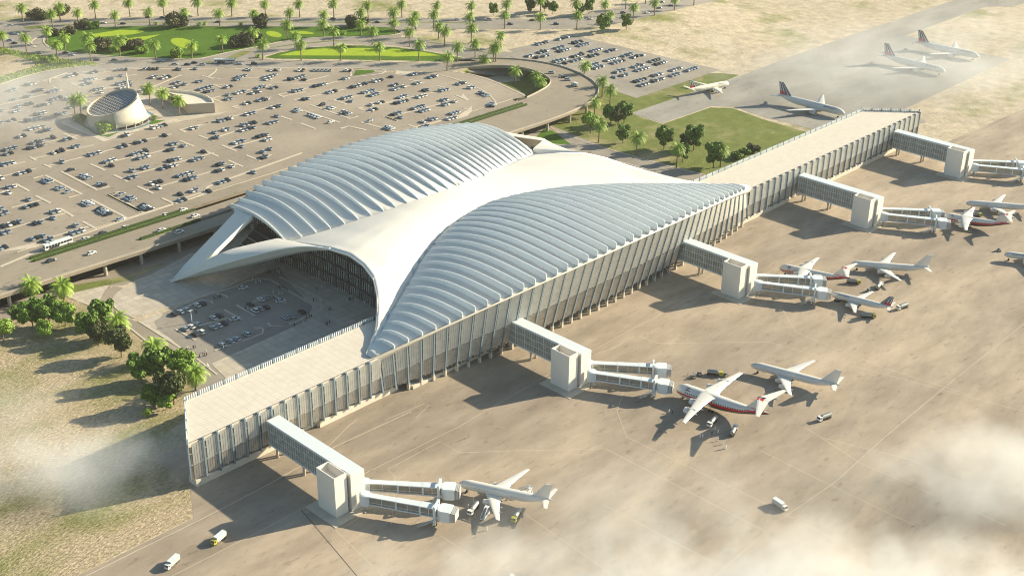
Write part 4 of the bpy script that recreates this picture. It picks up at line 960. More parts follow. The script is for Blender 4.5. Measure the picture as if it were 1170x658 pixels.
def veh(k, px, heading, lab, z=0.08, group=None):
    o = VB[k] if k not in vused else copy_tree(VB[k]); vused[k] = 1
    g_ = G(px[0], px[1], z); o.location = g_; o.rotation_euler = (0, 0, R(heading)); o['label'] = lab; o.scale = ((.72,)*3 if k in ('bw', 'by') else (.8,)*3) if k != 'bus' else (1, 1, 1)
    if group: o['group'] = group
    return o
veh('by', (250.5, 617.5), 195, 'truck with lime yellow cab and beige box driving near the apron edge', group='box trucks')
veh('bw', (197.5, 645), 200, 'white box truck nearest the lower left corner', group='box trucks')
veh('bw', (890.5, 579), -100, 'lone white box truck on the open apron at lower right', group='box trucks')
veh('tw', (541, 583.5), 200, 'silver tanker with white cab under the left wing of the nearest airliner', group='tanker trucks')
veh('ty', (590, 591.5), 205, 'tanker with olive yellow cab behind the wing of the nearest airliner', group='tanker trucks')
veh('st', (600, 564), -65, 'white airstair truck behind the nearest airliner fuselage')
veh('ty', (816.5, 428.5), -60, 'yellow cabbed tanker beyond the wing of the red striped foreground jet', group='tanker trucks')
veh('tw', (814, 484), 190, 'grey tanker just below the wing of the red striped foreground jet', group='tanker trucks')
veh('tw', (838, 494.5), 20, 'grey tanker beside the white robed group below the striped jet', group='tanker trucks')
veh('tw', (942, 479), 165, 'lone grey tanker right of the striped jet tail', group='tanker trucks')
veh('ty', (991.5, 363), -50, 'olive tanker on the apron below the small striped-tail airliner', group='tanker trucks')
veh('tw', (1031, 352.5), 165, 'grey tanker behind the tail of the small striped-tail airliner', group='tanker trucks')
veh('tw', (1004, 329), 10, 'grey tanker above the tail of the small striped-tail airliner', group='tanker trucks')
veh('ty', (974.5, 324), -55, 'yellow tanker under the tail of the second striped jet', group='tanker trucks')
veh('tg', (992, 333), 10, 'grey baggage tug beside the grey tanker at the middle gate', group='baggage tugs')
veh('ty', (962, 345), -60, 'olive tanker under the wing of the small airliner at the middle gate', group='tanker trucks')
veh('ty', (1114, 247.5), -50, 'yellow tanker under the second gate striped jet', group='tanker trucks')
veh('tw', (1142, 252), 10, 'grey tanker behind the tail of the farthest striped jet', group='tanker trucks')
veh('tg', (1141.5, 287), -80, 'dark pushback tug at the nose of the airliner at the right edge', group='baggage tugs')
veh('tg', (792, 431.5), 60, 'dark baggage tug beside the nose of the foreground striped jet', group='baggage tugs')
veh('tg', (799, 428), 60, 'second small tug beside the nose of the foreground striped jet', group='baggage tugs')
veh('st', (554, 590.5), 20, 'white belt loader with raised ramp beneath the nearest airliner')
veh('tg', (829, 429.5), 0, 'grey tug beside the far wing of the foreground striped jet', group='baggage tugs')
veh('bus', (66.5, 281.5), 2, 'long white bus on the viaduct lane beside the hedge', z=ZP+.1, group='buses')
veh('bus', (257, 72.2), -42, 'long white bus on the ring road behind the big car park', z=ZP+.05, group='buses')
veh('bw', (657, 98.5), 80, 'white van driving round the viaduct loop', z=ZP+.1, group='box trucks')
# ------------------------------------------------------------------ cars
def car_meshes(paint, kind=0):
    # x forward; returns body, glass, wheels as builders
    L_, W_ = (4.6, 1.85) if kind == 0 else (4.7, 1.95); rf = 1.42 if kind == 0 else 1.72
    body = MB(); st = [(-2.3, .55, .75, .82), (-2.2, .35, .92, .92), (-1.6, .3, .98, 1), (-.6, .28, .95, 1), (.8, .28, .93, 1), (1.7, .3, .82, .97), (2.2, .35, .68, .88), (2.3, .5, .6, .8)]
    if kind: st = [(a, b, c*1.12, d_) for a, b, c, d_ in st]
    rows = []
    for x, z0, z1, w in st: rows.append([(x, -W_/2*w, z0), (x, -W_/2*w, z1-.12), (x, -W_/2*w*.9, z1), (x, W_/2*w*.9, z1), (x, W_/2*w, z1-.12), (x, W_/2*w, z0)])
    body.grid(rows, paint, close=True); body.add(rows[0], [tuple(range(6))], paint); body.add(rows[-1], [tuple(range(5, -1, -1))], paint)
    zb = .93 if kind == 0 else 1.05
    x0, x1, x2, x3 = (-1.9, -1.25, .25, 1.05) if kind == 0 else (-2.2, -1.9, .3, 1.05)
    w0, w1 = W_/2*.9, W_/2*.72
    body.add([(x1, -w1, rf), (x2, -w1, rf), (x2, w1, rf), (x1, w1, rf)], [(0, 1, 2, 3)], paint)
    gl = MB()
    B_ = [(x0, -w0, zb), (x3, -w0, zb-.03), (x3, w0, zb-.03), (x0, w0, zb)]; T_ = [(x1, -w1, rf-.01), (x2, -w1, rf-.01), (x2, w1, rf-.01), (x1, w1, rf-.01)]
    gl.add(B_+T_, [(0, 1, 5, 4), (1, 2, 6, 5), (2, 3, 7, 6), (3, 0, 4, 7)], 'car_glass')
    wh = MB()
    return body, gl, wh
def wheel_mb(x, y):
    m = MB(); m.tube([(x, y-.11, .33), (x, y+.11, .33)], .33, 'rubber', 10); m.tube([(x, y-.12, .33), (x, y+.12, .33)], .17, 'steel', 6); return m
def car_full(paint, kind):
    root = thing('parked_car', 'x', 'car', local=True)
    b, g_, _ = car_meshes(paint, kind); bo = fixn(b.build('body', root)); g_.build('windows', root)
    for x in (1.4, -1.4):
        for y in (.86, -.86): wheel_mb(x, y).build('wheel', root)
    m = MB(); m.box(-2.29, .6, .62, .06, .35, .14, 'car_red_lamp'); m.box(-2.29, -.6, .62, .06, .35, .14, 'car_red_lamp'); m.box(2.27, .6, .5, .08, .35, .14, 'bridge_white'); m.box(2.27, -.6, .5, .08, .35, .14, 'bridge_white'); m.build('lamps', root)
    return root
def car_simple(paint, kind):
    b, g_, _ = car_meshes(paint, kind); b.add(g_.v, g_.f, 'car_glass')
    for x in (1.4, -1.4):
        for y in (.84, -.84): w_ = wheel_mb(x, y); o = len(b.v); b.add(w_.v, w_.f, 'rubber')
    return b
PAINT = {'s': 'car_silver', 'w': 'car_white', 'd': 'car_dark'}
CN = {'s': 'silver blue', 'w': 'white', 'd': 'black'}
CF = {(p_, k): car_full(PAINT[p_], k) for p_ in 'swd' for k in (0, 1)}
CS = {}
for p_ in 'swd':
    for k in (0, 1):
        o = fixn(car_simple(PAINT[p_], k).build('parked_car')); CS[(p_, k)] = o
cfused, csused = set(), set()
rc = random.Random(11)
def carat(pos, head, colr, lab, group, full=False, name='parked_car'):
    k = 1 if rc.random() < .25 else 0
    if full:
        o = CF[(colr, k)] if (colr, k) not in cfused else copy_tree(CF[(colr, k)]); cfused.add((colr, k))
    else:
        o = CS[(colr, k)]
        if (colr, k) in csused: o = o.copy(); col.objects.link(o)
        csused.add((colr, k))
    o.location = pos; o.rotation_euler = (0, 0, head); o.name = name; o.scale = (1.1, 1.1, 1.1)
    tag(o, lab, 'car', group); return o
def pickc(u=None):
    r_ = rc.random(); return 's' if r_ < .55 else ('w' if r_ < .75 else 'd')
# clusters: tile, x0, y0, x1, y1, n [, column]
CL = '''1 560 200 640 185 3;1 765 165 803 163 2;1 978 145 1057 140 3;1 1012 195 1012 195 1;1 715 232 790 217 3;1 688 270 763 252 3;1 905 220 948 215 2;1 787 312 862 296 3;1 840 333 840 333 1;1 975 268 1090 243 4;1 988 297 1103 270 4;1 212 273 293 255 3;1 85 318 118 305 2;1 280 327 358 307 3;1 403 332 485 313 3;1 123 388 123 388 1;1 207 375 245 365 2;1 425 390 510 375 3;1 555 388 555 388 1;1 147 452 147 452 1;1 220 435 265 425 2;1 310 448 437 418 4;1 15 483 15 483 1;1 113 492 153 485 2;1 570 458 620 450 2;1 718 463 760 450 2;1 290 518 375 502 3;1 470 520 548 503 3;1 213 573 340 545 4;1 75 570 122 560 2;1 5 583 5 583 1
2 105 137 222 137 4;2 380 140 413 140 2;2 538 137 538 137 1;2 175 205 200 205 2;2 250 212 318 203 3;2 355 257 395 250 2;2 445 265 445 265 1;2 340 292 380 285 2;2 550 245 590 237 2;2 75 322 100 318 2;2 122 342 160 338 2;2 560 308 670 285 4;2 615 330 688 313 3;2 793 288 828 282 2;2 805 355 805 355 1;2 870 342 945 322 3;2 795 390 830 383 2;2 965 143 997 145 2;2 870 200 965 197 3;2 868 223 908 225 2;2 1043 293 1115 283 3;2 1000 340 1072 325 3;2 945 428 990 420 2;2 1055 403 1130 385 3;2 955 518 1027 502 3;2 725 573 838 548 4
3 63 148 143 145 3;3 303 148 340 150 2;3 420 148 578 148 5;3 697 150 735 151 2;3 0 197 115 195 4;3 18 222 60 222 2;3 278 200 352 202 3;3 225 222 260 222 2;3 347 226 347 226 1;3 675 220 713 213 2;3 425 283 527 258 4;3 10 285 10 285 1;3 75 297 115 290 2;3 255 325 328 308 3;3 735 290 868 258 5;3 925 240 995 228 3;3 538 338 610 320 3;3 335 392 383 383 2;3 10 393 38 388 2;3 830 340 935 312 4;3 895 360 970 343 3;3 660 382 740 367 3;3 737 405 737 405 1;3 70 462 150 443 3;3 905 437 905 437 1;3 960 422 1005 412 2;3 905 480 948 470 2;3 497 437 497 437 1c;3 555 460 590 468 2c;3 665 497 725 515 3c;3 270 485 310 485 2c;3 385 515 480 545 4c;3 570 580 570 580 1c;3 120 532 120 532 1;3 42 592 118 573 3;3 890 573 890 573 1c
4 50 203 50 203 1;4 215 180 248 182 2;4 362 197 430 207 3;4 605 253 660 263 3;4 700 293 740 292 2;4 790 335 850 363 4c;4 885 425 885 452 3c;4 55 272 98 265 2;4 153 283 153 283 1;4 62 308 100 300 2;4 245 260 285 253 2;4 320 318 360 310 2;4 460 320 522 305 3;4 110 377 175 362 3;4 265 373 335 357 3;4 80 423 183 400 4;4 470 400 515 390 2;4 575 410 575 410 1;4 485 437 525 430 2;4 225 470 328 443 4;4 290 490 365 475 3;4 62 517 130 500 3;4 130 543 130 543 1;4 540 512 613 495 3;4 510 558 590 540 3;4 313 578 313 578 1;4 370 562 420 550 2;4 320 620 360 612 2;4 10 625 55 637 3c
5 235 57 370 30 4;5 332 75 425 55 3;5 160 118 203 107 2;5 445 125 445 125 1;5 540 143 582 133 2;5 265 170 358 150 3;5 230 217 370 183 4;5 437 253 527 232 3;5 612 207 657 193 2;5 40 228 130 205 3;5 48 262 93 252 2;5 520 330 520 330 1;5 742 272 832 248 3;5 22 355 113 333 3;5 150 427 245 402 3;5 10 465 10 465 1;5 872 328 960 308 3;5 932 358 932 358 1;5 1025 110 1068 103 2;5 1003 203 1047 193 2;5 1105 403 1105 403 1;5 1080 458 1127 452 2;5 593 393 593 393 1c;5 680 440 750 462 3c;5 830 512 865 520 2c;5 375 478 410 498 3c;5 480 545 520 550 2c;5 565 577 565 577 1c;5 67 540 113 532 2;5 73 585 73 585 1
6 165 45 293 20 4;6 497 50 543 42 2;6 695 83 695 83 1;6 770 63 812 53 2;6 682 130 725 120 2;6 280 107 280 107 1;6 33 170 118 150 3;6 328 182 372 170 2;6 435 193 435 193 1;6 310 228 352 220 2;6 855 172 935 150 3;6 920 200 920 200 1;6 605 243 605 243 1;6 510 315 590 292 3;6 312 320 402 300 3;6 242 385 375 350 4;6 5 268 128 235 4;6 55 300 140 275 3;6 92 380 140 372 2;6 722 350 770 342 2;6 835 365 835 365 1;6 712 402 758 393 2;6 375 448 520 410 4;6 450 480 540 455 3;6 160 513 250 488 3;6 228 545 228 545 1;6 910 67 1028 38 4;6 910 22 1050 0 4;6 1045 120 1140 97 3;6 1115 145 1155 135 2;6 1097 243 1097 243 1;6 1087 295 1130 283 2;6 1160 220 1160 220 1;6 1022 415 1022 415 1;6 720 500 815 480 3;6 410 597 410 597 1;6 500 572 548 558 2;6 648 572 648 572 1
7 240 57 240 57 1;7 210 122 305 93 3;7 10 180 45 162 2;7 5 130 5 130 1;7 430 165 485 150 2;7 445 212 445 212 1;7 290 257 342 243 2;7 15 285 180 235 4;7 20 338 75 322 2;7 257 388 368 355 3;7 378 403 430 387 2;7 10 465 38 452 2;7 628 273 628 273 1;7 595 343 693 310 3;7 715 85 745 92 3c;7 830 135 900 180 5c;7 1005 222 1005 222 1c;7 1010 12 1010 12 1c;7 1080 50 1105 56 2c
8 480 210 515 203 2;8 165 255 225 280 4c;8 30 190 90 200 3c'''
cars = []                                                # px, py, z, heading, zone, ordinal in cluster, n
cl = [c.split() for ln in CL.split('\n') for c in ln.split(';')]
clus = []
for c in cl:
    t = int(c[0]); colm = c[5].endswith('c'); n_ = int(c[5].rstrip('c')); a, b = tq(t, float(c[1]), float(c[2])), tq(t, float(c[3]), float(c[4]))
    A, B = G(*a, ZP+.7), G(*b, ZP+.7)
    if n_ > 1:                                           # keep bays at least 2.5 m wide
        mid_, dv_ = (A+B)/2, (B-A)
        dirv = Vector((0, -1, 0)) if colm else Vector((1, 0, 0))
        if a[1] < 82.5 and not colm: dirv = dv_.normalized()
        if t == 4 and colm and a[0] > 530: dirv = dv_.normalized()
        ln_ = max(2.55*(n_-1), min(dv_.length, 3.0*(n_-1)))
        A, B = mid_-dirv*ln_/2, mid_+dirv*ln_/2
    else: dirv = Vector((0, -1, 0)) if colm else Vector((1, 0, 0))
    clus.append([A, B, n_, colm, dirv])
# number the parking rows from the viaduct back, and the blocks from the left
rowk = sorted(set(round((c[0].y+c[1].y)/2/6.5) for c in clus if not c[3]))
zones = {}
for c in clus:
    k = 'col' if c[3] else rowk.index(round((c[0].y+c[1].y)/2/6.5))
    zones.setdefault(k, []).append(c)
for k, cs in zones.items():
    cs.sort(key=lambda c: c[0].x+c[1].x)
    for bi, c in enumerate(cs):
        A, B, n_, colm, dirv = c
        for i in range(n_):
            p_ = A.lerp(B, i/max(1, n_-1)); head = math.atan2(dirv.y, dirv.x)+math.pi/2+(math.pi if rc.random() < .5 else 0)+rc.uniform(-.03, .03)
            cc = pickc(); kk = 'crosswise' if k == 'col' else ordn(k)
            if k == 'col': lab = f"{CN[cc]} car, {ordn(i)} in the {ordn(bi)} crosswise group from the left, big car park"
            else: lab = f"{CN[cc]} car, {ordn(i)} in {ordn(bi)} block from left, {ordn(k)} row behind the viaduct"
            cars.append((Vector((p_.x, p_.y, ZP+.06)), head, cc, lab, 'cars parked in the big car park'))
for ci, (x0, y0, x1, y1, n_) in enumerate([(65, 110, 140, 100, 4), (200, 82, 255, 68, 3), (290, 103, 345, 97, 3), (325, 122, 380, 108, 4), (180, 135, 235, 127, 3), (200, 153, 265, 143, 4), (80, 160, 130, 155, 3), (10, 183, 35, 180, 2), (70, 192, 70, 192, 1), (110, 183, 140, 178, 2), (400, 153, 455, 142, 4), (495, 153, 545, 145, 3), (285, 185, 350, 173, 4), (390, 185, 440, 175, 3), (175, 217, 245, 203, 4), (205, 235, 245, 228, 2), (280, 213, 335, 203, 3), (400, 240, 440, 230, 3), (420, 258, 465, 245, 3), (490, 210, 545, 198, 4), (525, 225, 600, 212, 4), (590, 182, 650, 172, 4), (650, 190, 680, 185, 2), (710, 177, 710, 177, 1), (545, 280, 605, 268, 3), (540, 312, 540, 312, 1), (585, 300, 620, 295, 2), (650, 247, 715, 240, 4), (670, 270, 745, 257, 4), (755, 215, 815, 207, 4), (790, 232, 850, 222, 4), (770, 302, 825, 293, 3), (770, 335, 835, 322, 4), (660, 335, 735, 325, 4), (695, 362, 740, 352, 3), (880, 268, 945, 258, 4), (880, 302, 935, 292, 3), (975, 270, 1045, 258, 4)]):
    A, B = GP(600+x0/5.318, 30+(y0+3)/5.318), GP(600+x1/5.318, 30+(y1+3)/5.318)
    if n_ > 1:
        m_ = (A+B)/2; ln_ = max(2.6*(n_-1), (B-A).length); d_ = Vector((1, 0, 0)); A, B = m_-d_*ln_/2, m_+d_*ln_/2
    for i in range(n_):
        p_ = A.lerp(B, i/max(1, n_-1)); cc = 's' if rc.random() < .75 else 'd'
        cars.append((Vector((p_.x, p_.y, H(p_.x, p_.y)+.08)), math.pi/2+(math.pi if rc.random() < .5 else 0), cc, f"{CN[cc]} car, {ordn(i)} in {ordn(ci)} block of the overflow car park", 'cars in the overflow car park'))
cars.sort(key=lambda c: (c[0]-Vector((0, 0, CAMH))).length)
NCAR = 215
rest = MB()
cm = {(p_, k): CS[(p_, k)].data for p_ in 'swd' for k in (0, 1)}
for i, c in enumerate(cars):
    if i < NCAR: carat(*c)
    else:
        me = cm[(c[2], 1 if rc.random() < .25 else 0)]; ca, sa = math.cos(c[1]), math.sin(c[1]); o = len(rest.v)
        for v in me.vertices: rest.v.append((c[0].x+1.1*(v.co.x*ca-v.co.y*sa), c[0].y+1.1*(v.co.x*sa+v.co.y*ca), c[0].z+1.1*v.co.z))
        mm = [rest.mi(m_.name) for m_ in me.materials]
        for f in me.polygons: rest.f.append(tuple(o+j for j in f.vertices)); rest.m.append(mm[f.material_index])
o = rest.build('distant_parked_cars'); tag(o, 'hundreds of small parked cars in the far rows of both car parks', 'cars', kind='stuff')
# forecourt cars (plate origin 190,290 scale 4.7), headings along Y unless noted
FQ = [(45, 322, 'd', 0, 'leftmost car of the top left row on the forecourt'), (77, 310, 's', 0, 'second car of the top left row on the forecourt'), (107, 299, 'w', 0, 'third car of the top left row on the forecourt'), (165, 275, 'w', 0, 'fourth car of the top left row, beside the kerb nose'), (195, 265, 'd', 0, 'right end of the top left row on the forecourt'),
      (255, 344, 'w', 0, 'alone left of a black car in the middle row of the forecourt'), (285, 331, 'd', 0, 'right of a white car in the middle row of the forecourt'), (103, 402, 's', 0, 'left end of the trio behind the white lamp column'), (135, 390, 'w', 0, 'middle of the trio behind the white lamp column'), (168, 377, 's', 0, 'right end of the trio behind the white lamp column'),
      (157, 432, 'd', 0, 'left of the pair in front of the forecourt trio'), (188, 420, 'w', 0, 'right of the pair in front of the forecourt trio'), (252, 395, 's', 0, 'left of the three in the central forecourt row'), (282, 384, 'w', 0, 'middle of the three in the central forecourt row'), (312, 371, 'd', 0, 'right of the three in the central forecourt row'),
      (368, 350, 'w', 1, 'alone on the diagonal kerb island'), (302, 488, 's', 0, 'leftmost car of the front row by the plaza'), (347, 468, 's', 0, 'second car of the front row by the plaza'), (378, 456, 's', 0, 'third car of the front row by the plaza'), (432, 432, 's', 0, 'right end of the front row by the plaza'),
      (413, 182, 'w', 1, 'alone at the upper kerb below the arch leg'), (508, 245, 'w', 0, 'left of the rear pair in the right block'), (540, 234, 's', 0, 'right of the rear pair in the right block'), (450, 270, 'd', 0, 'alone left of the right block, people beside it'), (475, 305, 'w', 0, 'left of the front three in the right block'), (505, 295, 's', 0, 'middle of the front three in the right block'), (537, 285, 'd', 0, 'right of the front three in the right block'), (615, 252, 'w', 1, 'alone on the far kerb of the right block')]
for x, y, c, cr, lab in FQ:
    p_ = G(190+x/4.7, 290+y/4.7, .6); p_.z = .08
    carat(p_, (math.pi/2 if not cr else R(-20))+rc.uniform(-.05, .05), c, f"{CN[c]} car, {lab}", 'cars on the forecourt', True)
for x, y, c, lab in [(30, 470, 's', 'left of the pair near the glass front'), (65, 462, 's', 'right of the pair near the glass front'), (125, 437, 'd', 'alone beside people near the glass front')]:
    p_ = G(320+x/5.06, 270+y/5.06, .6); p_.z = .08; carat(p_, math.pi/2, c, f"{CN[c]} car, {lab}", 'cars on the forecourt', True)
for k, (x, y, c) in enumerate([(500, 430, 's'), (525, 420, 'w'), (550, 412, 's'), (575, 405, 'w'), (615, 385, 'w'), (645, 373, 'd'), (645, 460, 'd'), (670, 453, 's'), (695, 447, 'w'), (722, 440, 's'), (745, 430, 'w'), (770, 415, 'd'), (800, 435, 's'), (830, 455, 'd'), (770, 465, 's'), (800, 460, 's'), (950, 487, 's'), (985, 490, 's')]):
    p_ = G(560+x/5.85, 120+y/5.85, .6); p_.z = .08; carat(p_, R(95), c, f"{CN[c]} car, {ordn(k)} from the left, small yard behind the saddle roof", 'cars in the yard behind the roof', True)
# moving cars
def mv(tile, x, y, c, hd, lab, z=ZP+.1, grp='cars on the roads'):
    p_ = GP(tile[0]+x/tile[2], tile[1]+y/tile[2]) if z < ZP+.08 else G(tile[0]+x/tile[2], tile[1]+y/tile[2], z+.5)
    if z >= ZP+.08: p_.z = z
    else: p_.z += .05
    carat(p_, R(hd), c, f"{CN[c]} car {lab}", grp, True, 'moving_car')
T7_, T8_ = (0, 220, 7.3125), (140, 200, 7.3125)
for t, x, y, c, lab in [(T7_, 860, 338, 'd', 'between two white cars on the rear viaduct lane'), (T7_, 715, 387, 'w', 'just ahead of the bus on the viaduct'), (T7_, 1050, 290, 'w', 'at the end of the wide hedge, rear viaduct lane'), (T7_, 425, 568, 'd', 'passing the left tip of the wide hedge'), (T7_, 765, 505, 'w', 'alone on the wide front viaduct lanes'), (T8_, 505, 290, 'w', 'rightmost on the rear viaduct lane'), (T8_, 365, 332, 'w', 'where the hedge ends on the rear viaduct lane'), (T8_, 605, 342, 'w', 'on the middle viaduct lane near the dome'), (T8_, 325, 460, 'w', 'on the middle viaduct lane above the short hedge'), (T8_, 475, 477, 'w', 'on the front viaduct lane nearest the arch leg')]:
    mv(t, x, y, c, 2, lab, grp='cars on the viaduct')
K = (480, 70, 4.875)
mv(K, 733, 65, 's', -50, 'farthest round the viaduct loop', grp='cars on the viaduct'); mv(K, 803, 89, 'd', -40, 'in the middle of the viaduct loop', grp='cars on the viaduct'); mv(K, 823, 104, 's', -50, 'just ahead of the van on the viaduct loop', grp='cars on the viaduct')
for tl_, lst, zone in [((0, 0, 7.3125), [(85, 220, 's', -20), (130, 290, 's', -45), (85, 345, 's', -50), (123, 369, 'd', -50), (325, 449, 's', -45), (550, 449, 'd', -40), (597, 469, 's', -40), (808, 509, 'd', -40), (958, 509, 'd', -42), (1060, 520, 's', -42), (865, 200, 'w', -44), (1030, 205, 'd', -44)], 'roads at the top left corner'),
                       ((150, 0, 7.3125), [(140, 152, 'd', -44), (262, 155, 'd', -44), (493, 144, 's', -44), (728, 192, 'd', -44), (252, 517, 's', -44), (365, 545, 's', -44), (470, 547, 'd', -44), (530, 532, 'd', -44), (597, 547, 's', -44), (905, 542, 's', -44), (1028, 540, 'd', -44)], 'roads behind the big car park'),
                       ((300, 0, 7.3125), [(592, 165, 'd', -45), (960, 194, 'd', -45), (1080, 204, 'd', -45), (1625, 172, 's', -45), (1897, 172, 's', -45), (2070, 210, 'd', -45)], 'highway above the long lawn'),
                       ((600, 0, 5.85), [(48, 142, 'd', -48), (208, 167, 'd', -48), (433, 134, 'w', -30), (585, 102, 'd', -25), (655, 92, 'd', -25), (568, 149, 'd', -25), (815, 92, 'w', -20), (895, 60, 'd', -15), (972, 44, 'd', -15), (912, 20, 'd', -15)], 'highway at the top of the overflow car park')]:
    for k, (x, y, c, h) in enumerate(lst): mv(tl_, x, y, c, h, f"driving, {ordn(k)} from the left, {zone}", ZP+.04)

# ------------------------------------------------------------------ trees
rt_ = random.Random(5)
def palm_parts(h, seed, leafm='palm_leaf', fr=4.4, nf=34):
    rr = random.Random(seed); root = thing('palm_tree', 'x', 'palm tree', local=True)
    mb = MB(); bend = rr.uniform(-.25, .25); pts, rad = [], []
    for i in range(9):
        t = i/8; pts.append((bend*t*t*2, bend*t*1.2, h*t)); rad.append(.5*(1-.4*t)+(.12 if i == 0 else 0)+(.05 if i % 2 else 0))
    mb.tube(pts, rad, 'bark', 8); mb.build('trunk', root)
    mb = MB(); top = Vector(pts[-1])
    for i in range(nf):
        a = i*2.39996+rr.uniform(-.2, .2); u = i/nf; el = R(78-115*u)+rr.uniform(-.12, .12); L_ = fr*(.8+.25*rr.random())*(.85+.3*math.sin(math.pi*min(1, u+.15)))
        p_ = top.copy(); d = Vector((math.cos(a)*math.cos(el), math.sin(a)*math.cos(el), math.sin(el))); sp = [p_.copy()]
        nseg = 9
        for k in range(nseg):
            p_ = p_+d*(L_/nseg); d = (d+Vector((0, 0, -.16-.03*k))).normalized(); sp.append(p_.copy())
        side = Vector((-math.sin(a), math.cos(a), 0))
        for k in range(1, len(sp)):
            w = fr*.24*math.sin(math.pi*(.12+.82*k/len(sp)))**.7; dd = (sp[k]-sp[k-1]); 
            for sg in (1, -1):
                for half in (0, .5):
                    b0 = sp[k-1]+dd*half; b1 = sp[k-1]+dd*(half+.42)
                    tip = b0+side*(sg*w)+dd*.9+Vector((0, 0, -.35*w+rr.uniform(-.12, .05)))
                    mb.add([b0, b1, tip], [(0, 1, 2)] if sg > 0 else [(0, 2, 1)], leafm)
        mb.tube(sp, [.05]*len(sp), leafm, 3, caps=False)
    mb.build('crown', root); return root
PALM = [palm_parts(11.5, 1, fr=6.4), palm_parts(10.5, 2, 'palm_leaf_young', fr=6.3), palm_parts(12.3, 3, fr=6.5)]
PSMALL = palm_parts(1.6, 4, 'palm_leaf', 3.0, 26); PNEAR = [palm_parts(8.5, 6, 'palm_leaf_young', 7.0, 54), palm_parts(7.5, 7, 'palm_leaf_young', 7.0, 54)]
pu = set()
def palm(px, py, lab, group, proto=None, sc_=1.0):
    src = proto or rt_.choice(PALM); o = src if src.name not in pu else copy_tree(src); pu.add(src.name)
    o.location = GP(px, py); o.rotation_euler = (0, 0, rt_.uniform(0, 6.28)); s = sc_*rt_.uniform(.93, 1.07); o.scale = (s, s, s); o['label'] = lab; o['group'] = group
def tpx(tile, x, y): return tile[0]+x/tile[2], tile[1]+y/tile[2]
TA, TB, TCc, TD, TE = (0, 0, 7.3125), (150, 0, 7.3125), (300, 0, 7.3125), (450, 0, 7.3125), (600, 0, 5.85)
def row(lst, lab, group, **kw):
    l = sorted(tpx(t, x, y) for t, x, y in lst)
    for i, (x, y) in enumerate(l): palm(x, y, f"tall palm, {ordn(i)} from the left {lab}", group, **kw)
row([(TA, 800, 158), (TA, 1088, 145), (TB, 275, 137), (TB, 560, 137), (TB, 842, 140), (TB, 1122, 136), (TCc, 312, 145), (TCc, 597, 147), (TCc, 883, 148), (TCc, 1165, 148), (TD, 362, 150), (TD, 648, 155), (TD, 937, 150), (TE, 103, 100), (TE, 341, 110), (TE, 535, 108), (TE, 672, 62), (TE, 805, 27)], 'along the far side of the highway', 'palms on the far verge of the highway')
row([(TA, 195, 187), (TA, 505, 180), (TA, 655, 205), (TA, 965, 225), (TB, 157, 213), (TB, 447, 216), (TB, 742, 220), (TB, 1030, 216), (TCc, 230, 215), (TCc, 520, 222), (TCc, 820, 226), (TCc, 1098, 232), (TD, 180, 245), (TD, 332, 236), (TD, 630, 238), (TD, 925, 243), (TE, 102, 200), (TE, 345, 200), (TE, 565, 180), (TE, 722, 145), (TE, 865, 105), (TE, 997, 72), (TE, 1127, 38)], 'along the near side of the highway', 'palms on the near verge of the highway')
row([(TA, 37, 400), (TA, 225, 440), (TA, 483, 487), (TA, 760, 512), (TA, 1005, 470), (TB, 205, 491), (TB, 510, 492), (TB, 765, 440), (TB, 1100, 500), (TCc, 325, 507), (TCc, 655, 508), (TCc, 980, 508), (TD, 210, 512), (TD, 445, 592), (TD, 760, 610)], 'along the ring road of the big car park', 'palms along the ring road')
row([(TA, 445, 250), (TA, 398, 367), (TA, 547, 422), (TA, 735, 440), (TB, 1022, 380), (TCc, 210, 337), (TCc, 285, 407), (TCc, 513, 307), (TCc, 597, 386), (TCc, 823, 300), (TCc, 917, 376), (TCc, 1105, 289), (TD, 155, 312), (TD, 132, 392), (TD, 373, 332), (TD, 425, 395), (TD, 530, 517), (TD, 648, 362), (TD, 680, 482), (TD, 895, 400), (TD, 832, 522), (TD, 852, 517)], 'among the lawns and slip roads', 'palms among the lawns')
for x, y, lab in [(589, 97, 'rising from the pit inside the viaduct loop, left of two'), (612, 104, 'in the pit beside the inner edge of the loop'), (617, 110, 'lowest in the pit inside the viaduct loop'), (667, 92, 'behind the outer edge of the viaduct loop, leftmost'), (688, 111, 'beside the outer edge of the loop, tallest'), (697, 120, 'right of the loop on the grass bank'), (679, 133, 'below the outer curve of the loop, short crown'), (684, 163, 'in front of the leafy trees right of the loop'), (727, 178, 'alone on the grass field by the yard road'), (773, 192, 'in front of the leafy cluster on the grass field'), (823, 191, 'beside the pier parapet on the grass field')]:
    palm(x, y, 'tall palm '+lab, 'palms round the loop and grass field')
for x, y, lab in [(172, 120, 'leftmost of the three palms between the round pavilion and low building'), (186, 124.5, 'middle of the three palms between the round pavilion and low building'), (205.5, 132.5, 'rightmost of three palms, before the low curved building')]: palm(x, y, 'palm '+lab, 'palms by the pavilion')
for x, y, lab in [(86, 131, 'left palm of the pair behind the round pavilion'), (93, 131.5, 'right palm of the pair behind the round pavilion')]: palm(x, y, lab, 'palms by the pavilion', proto=PALM[1])
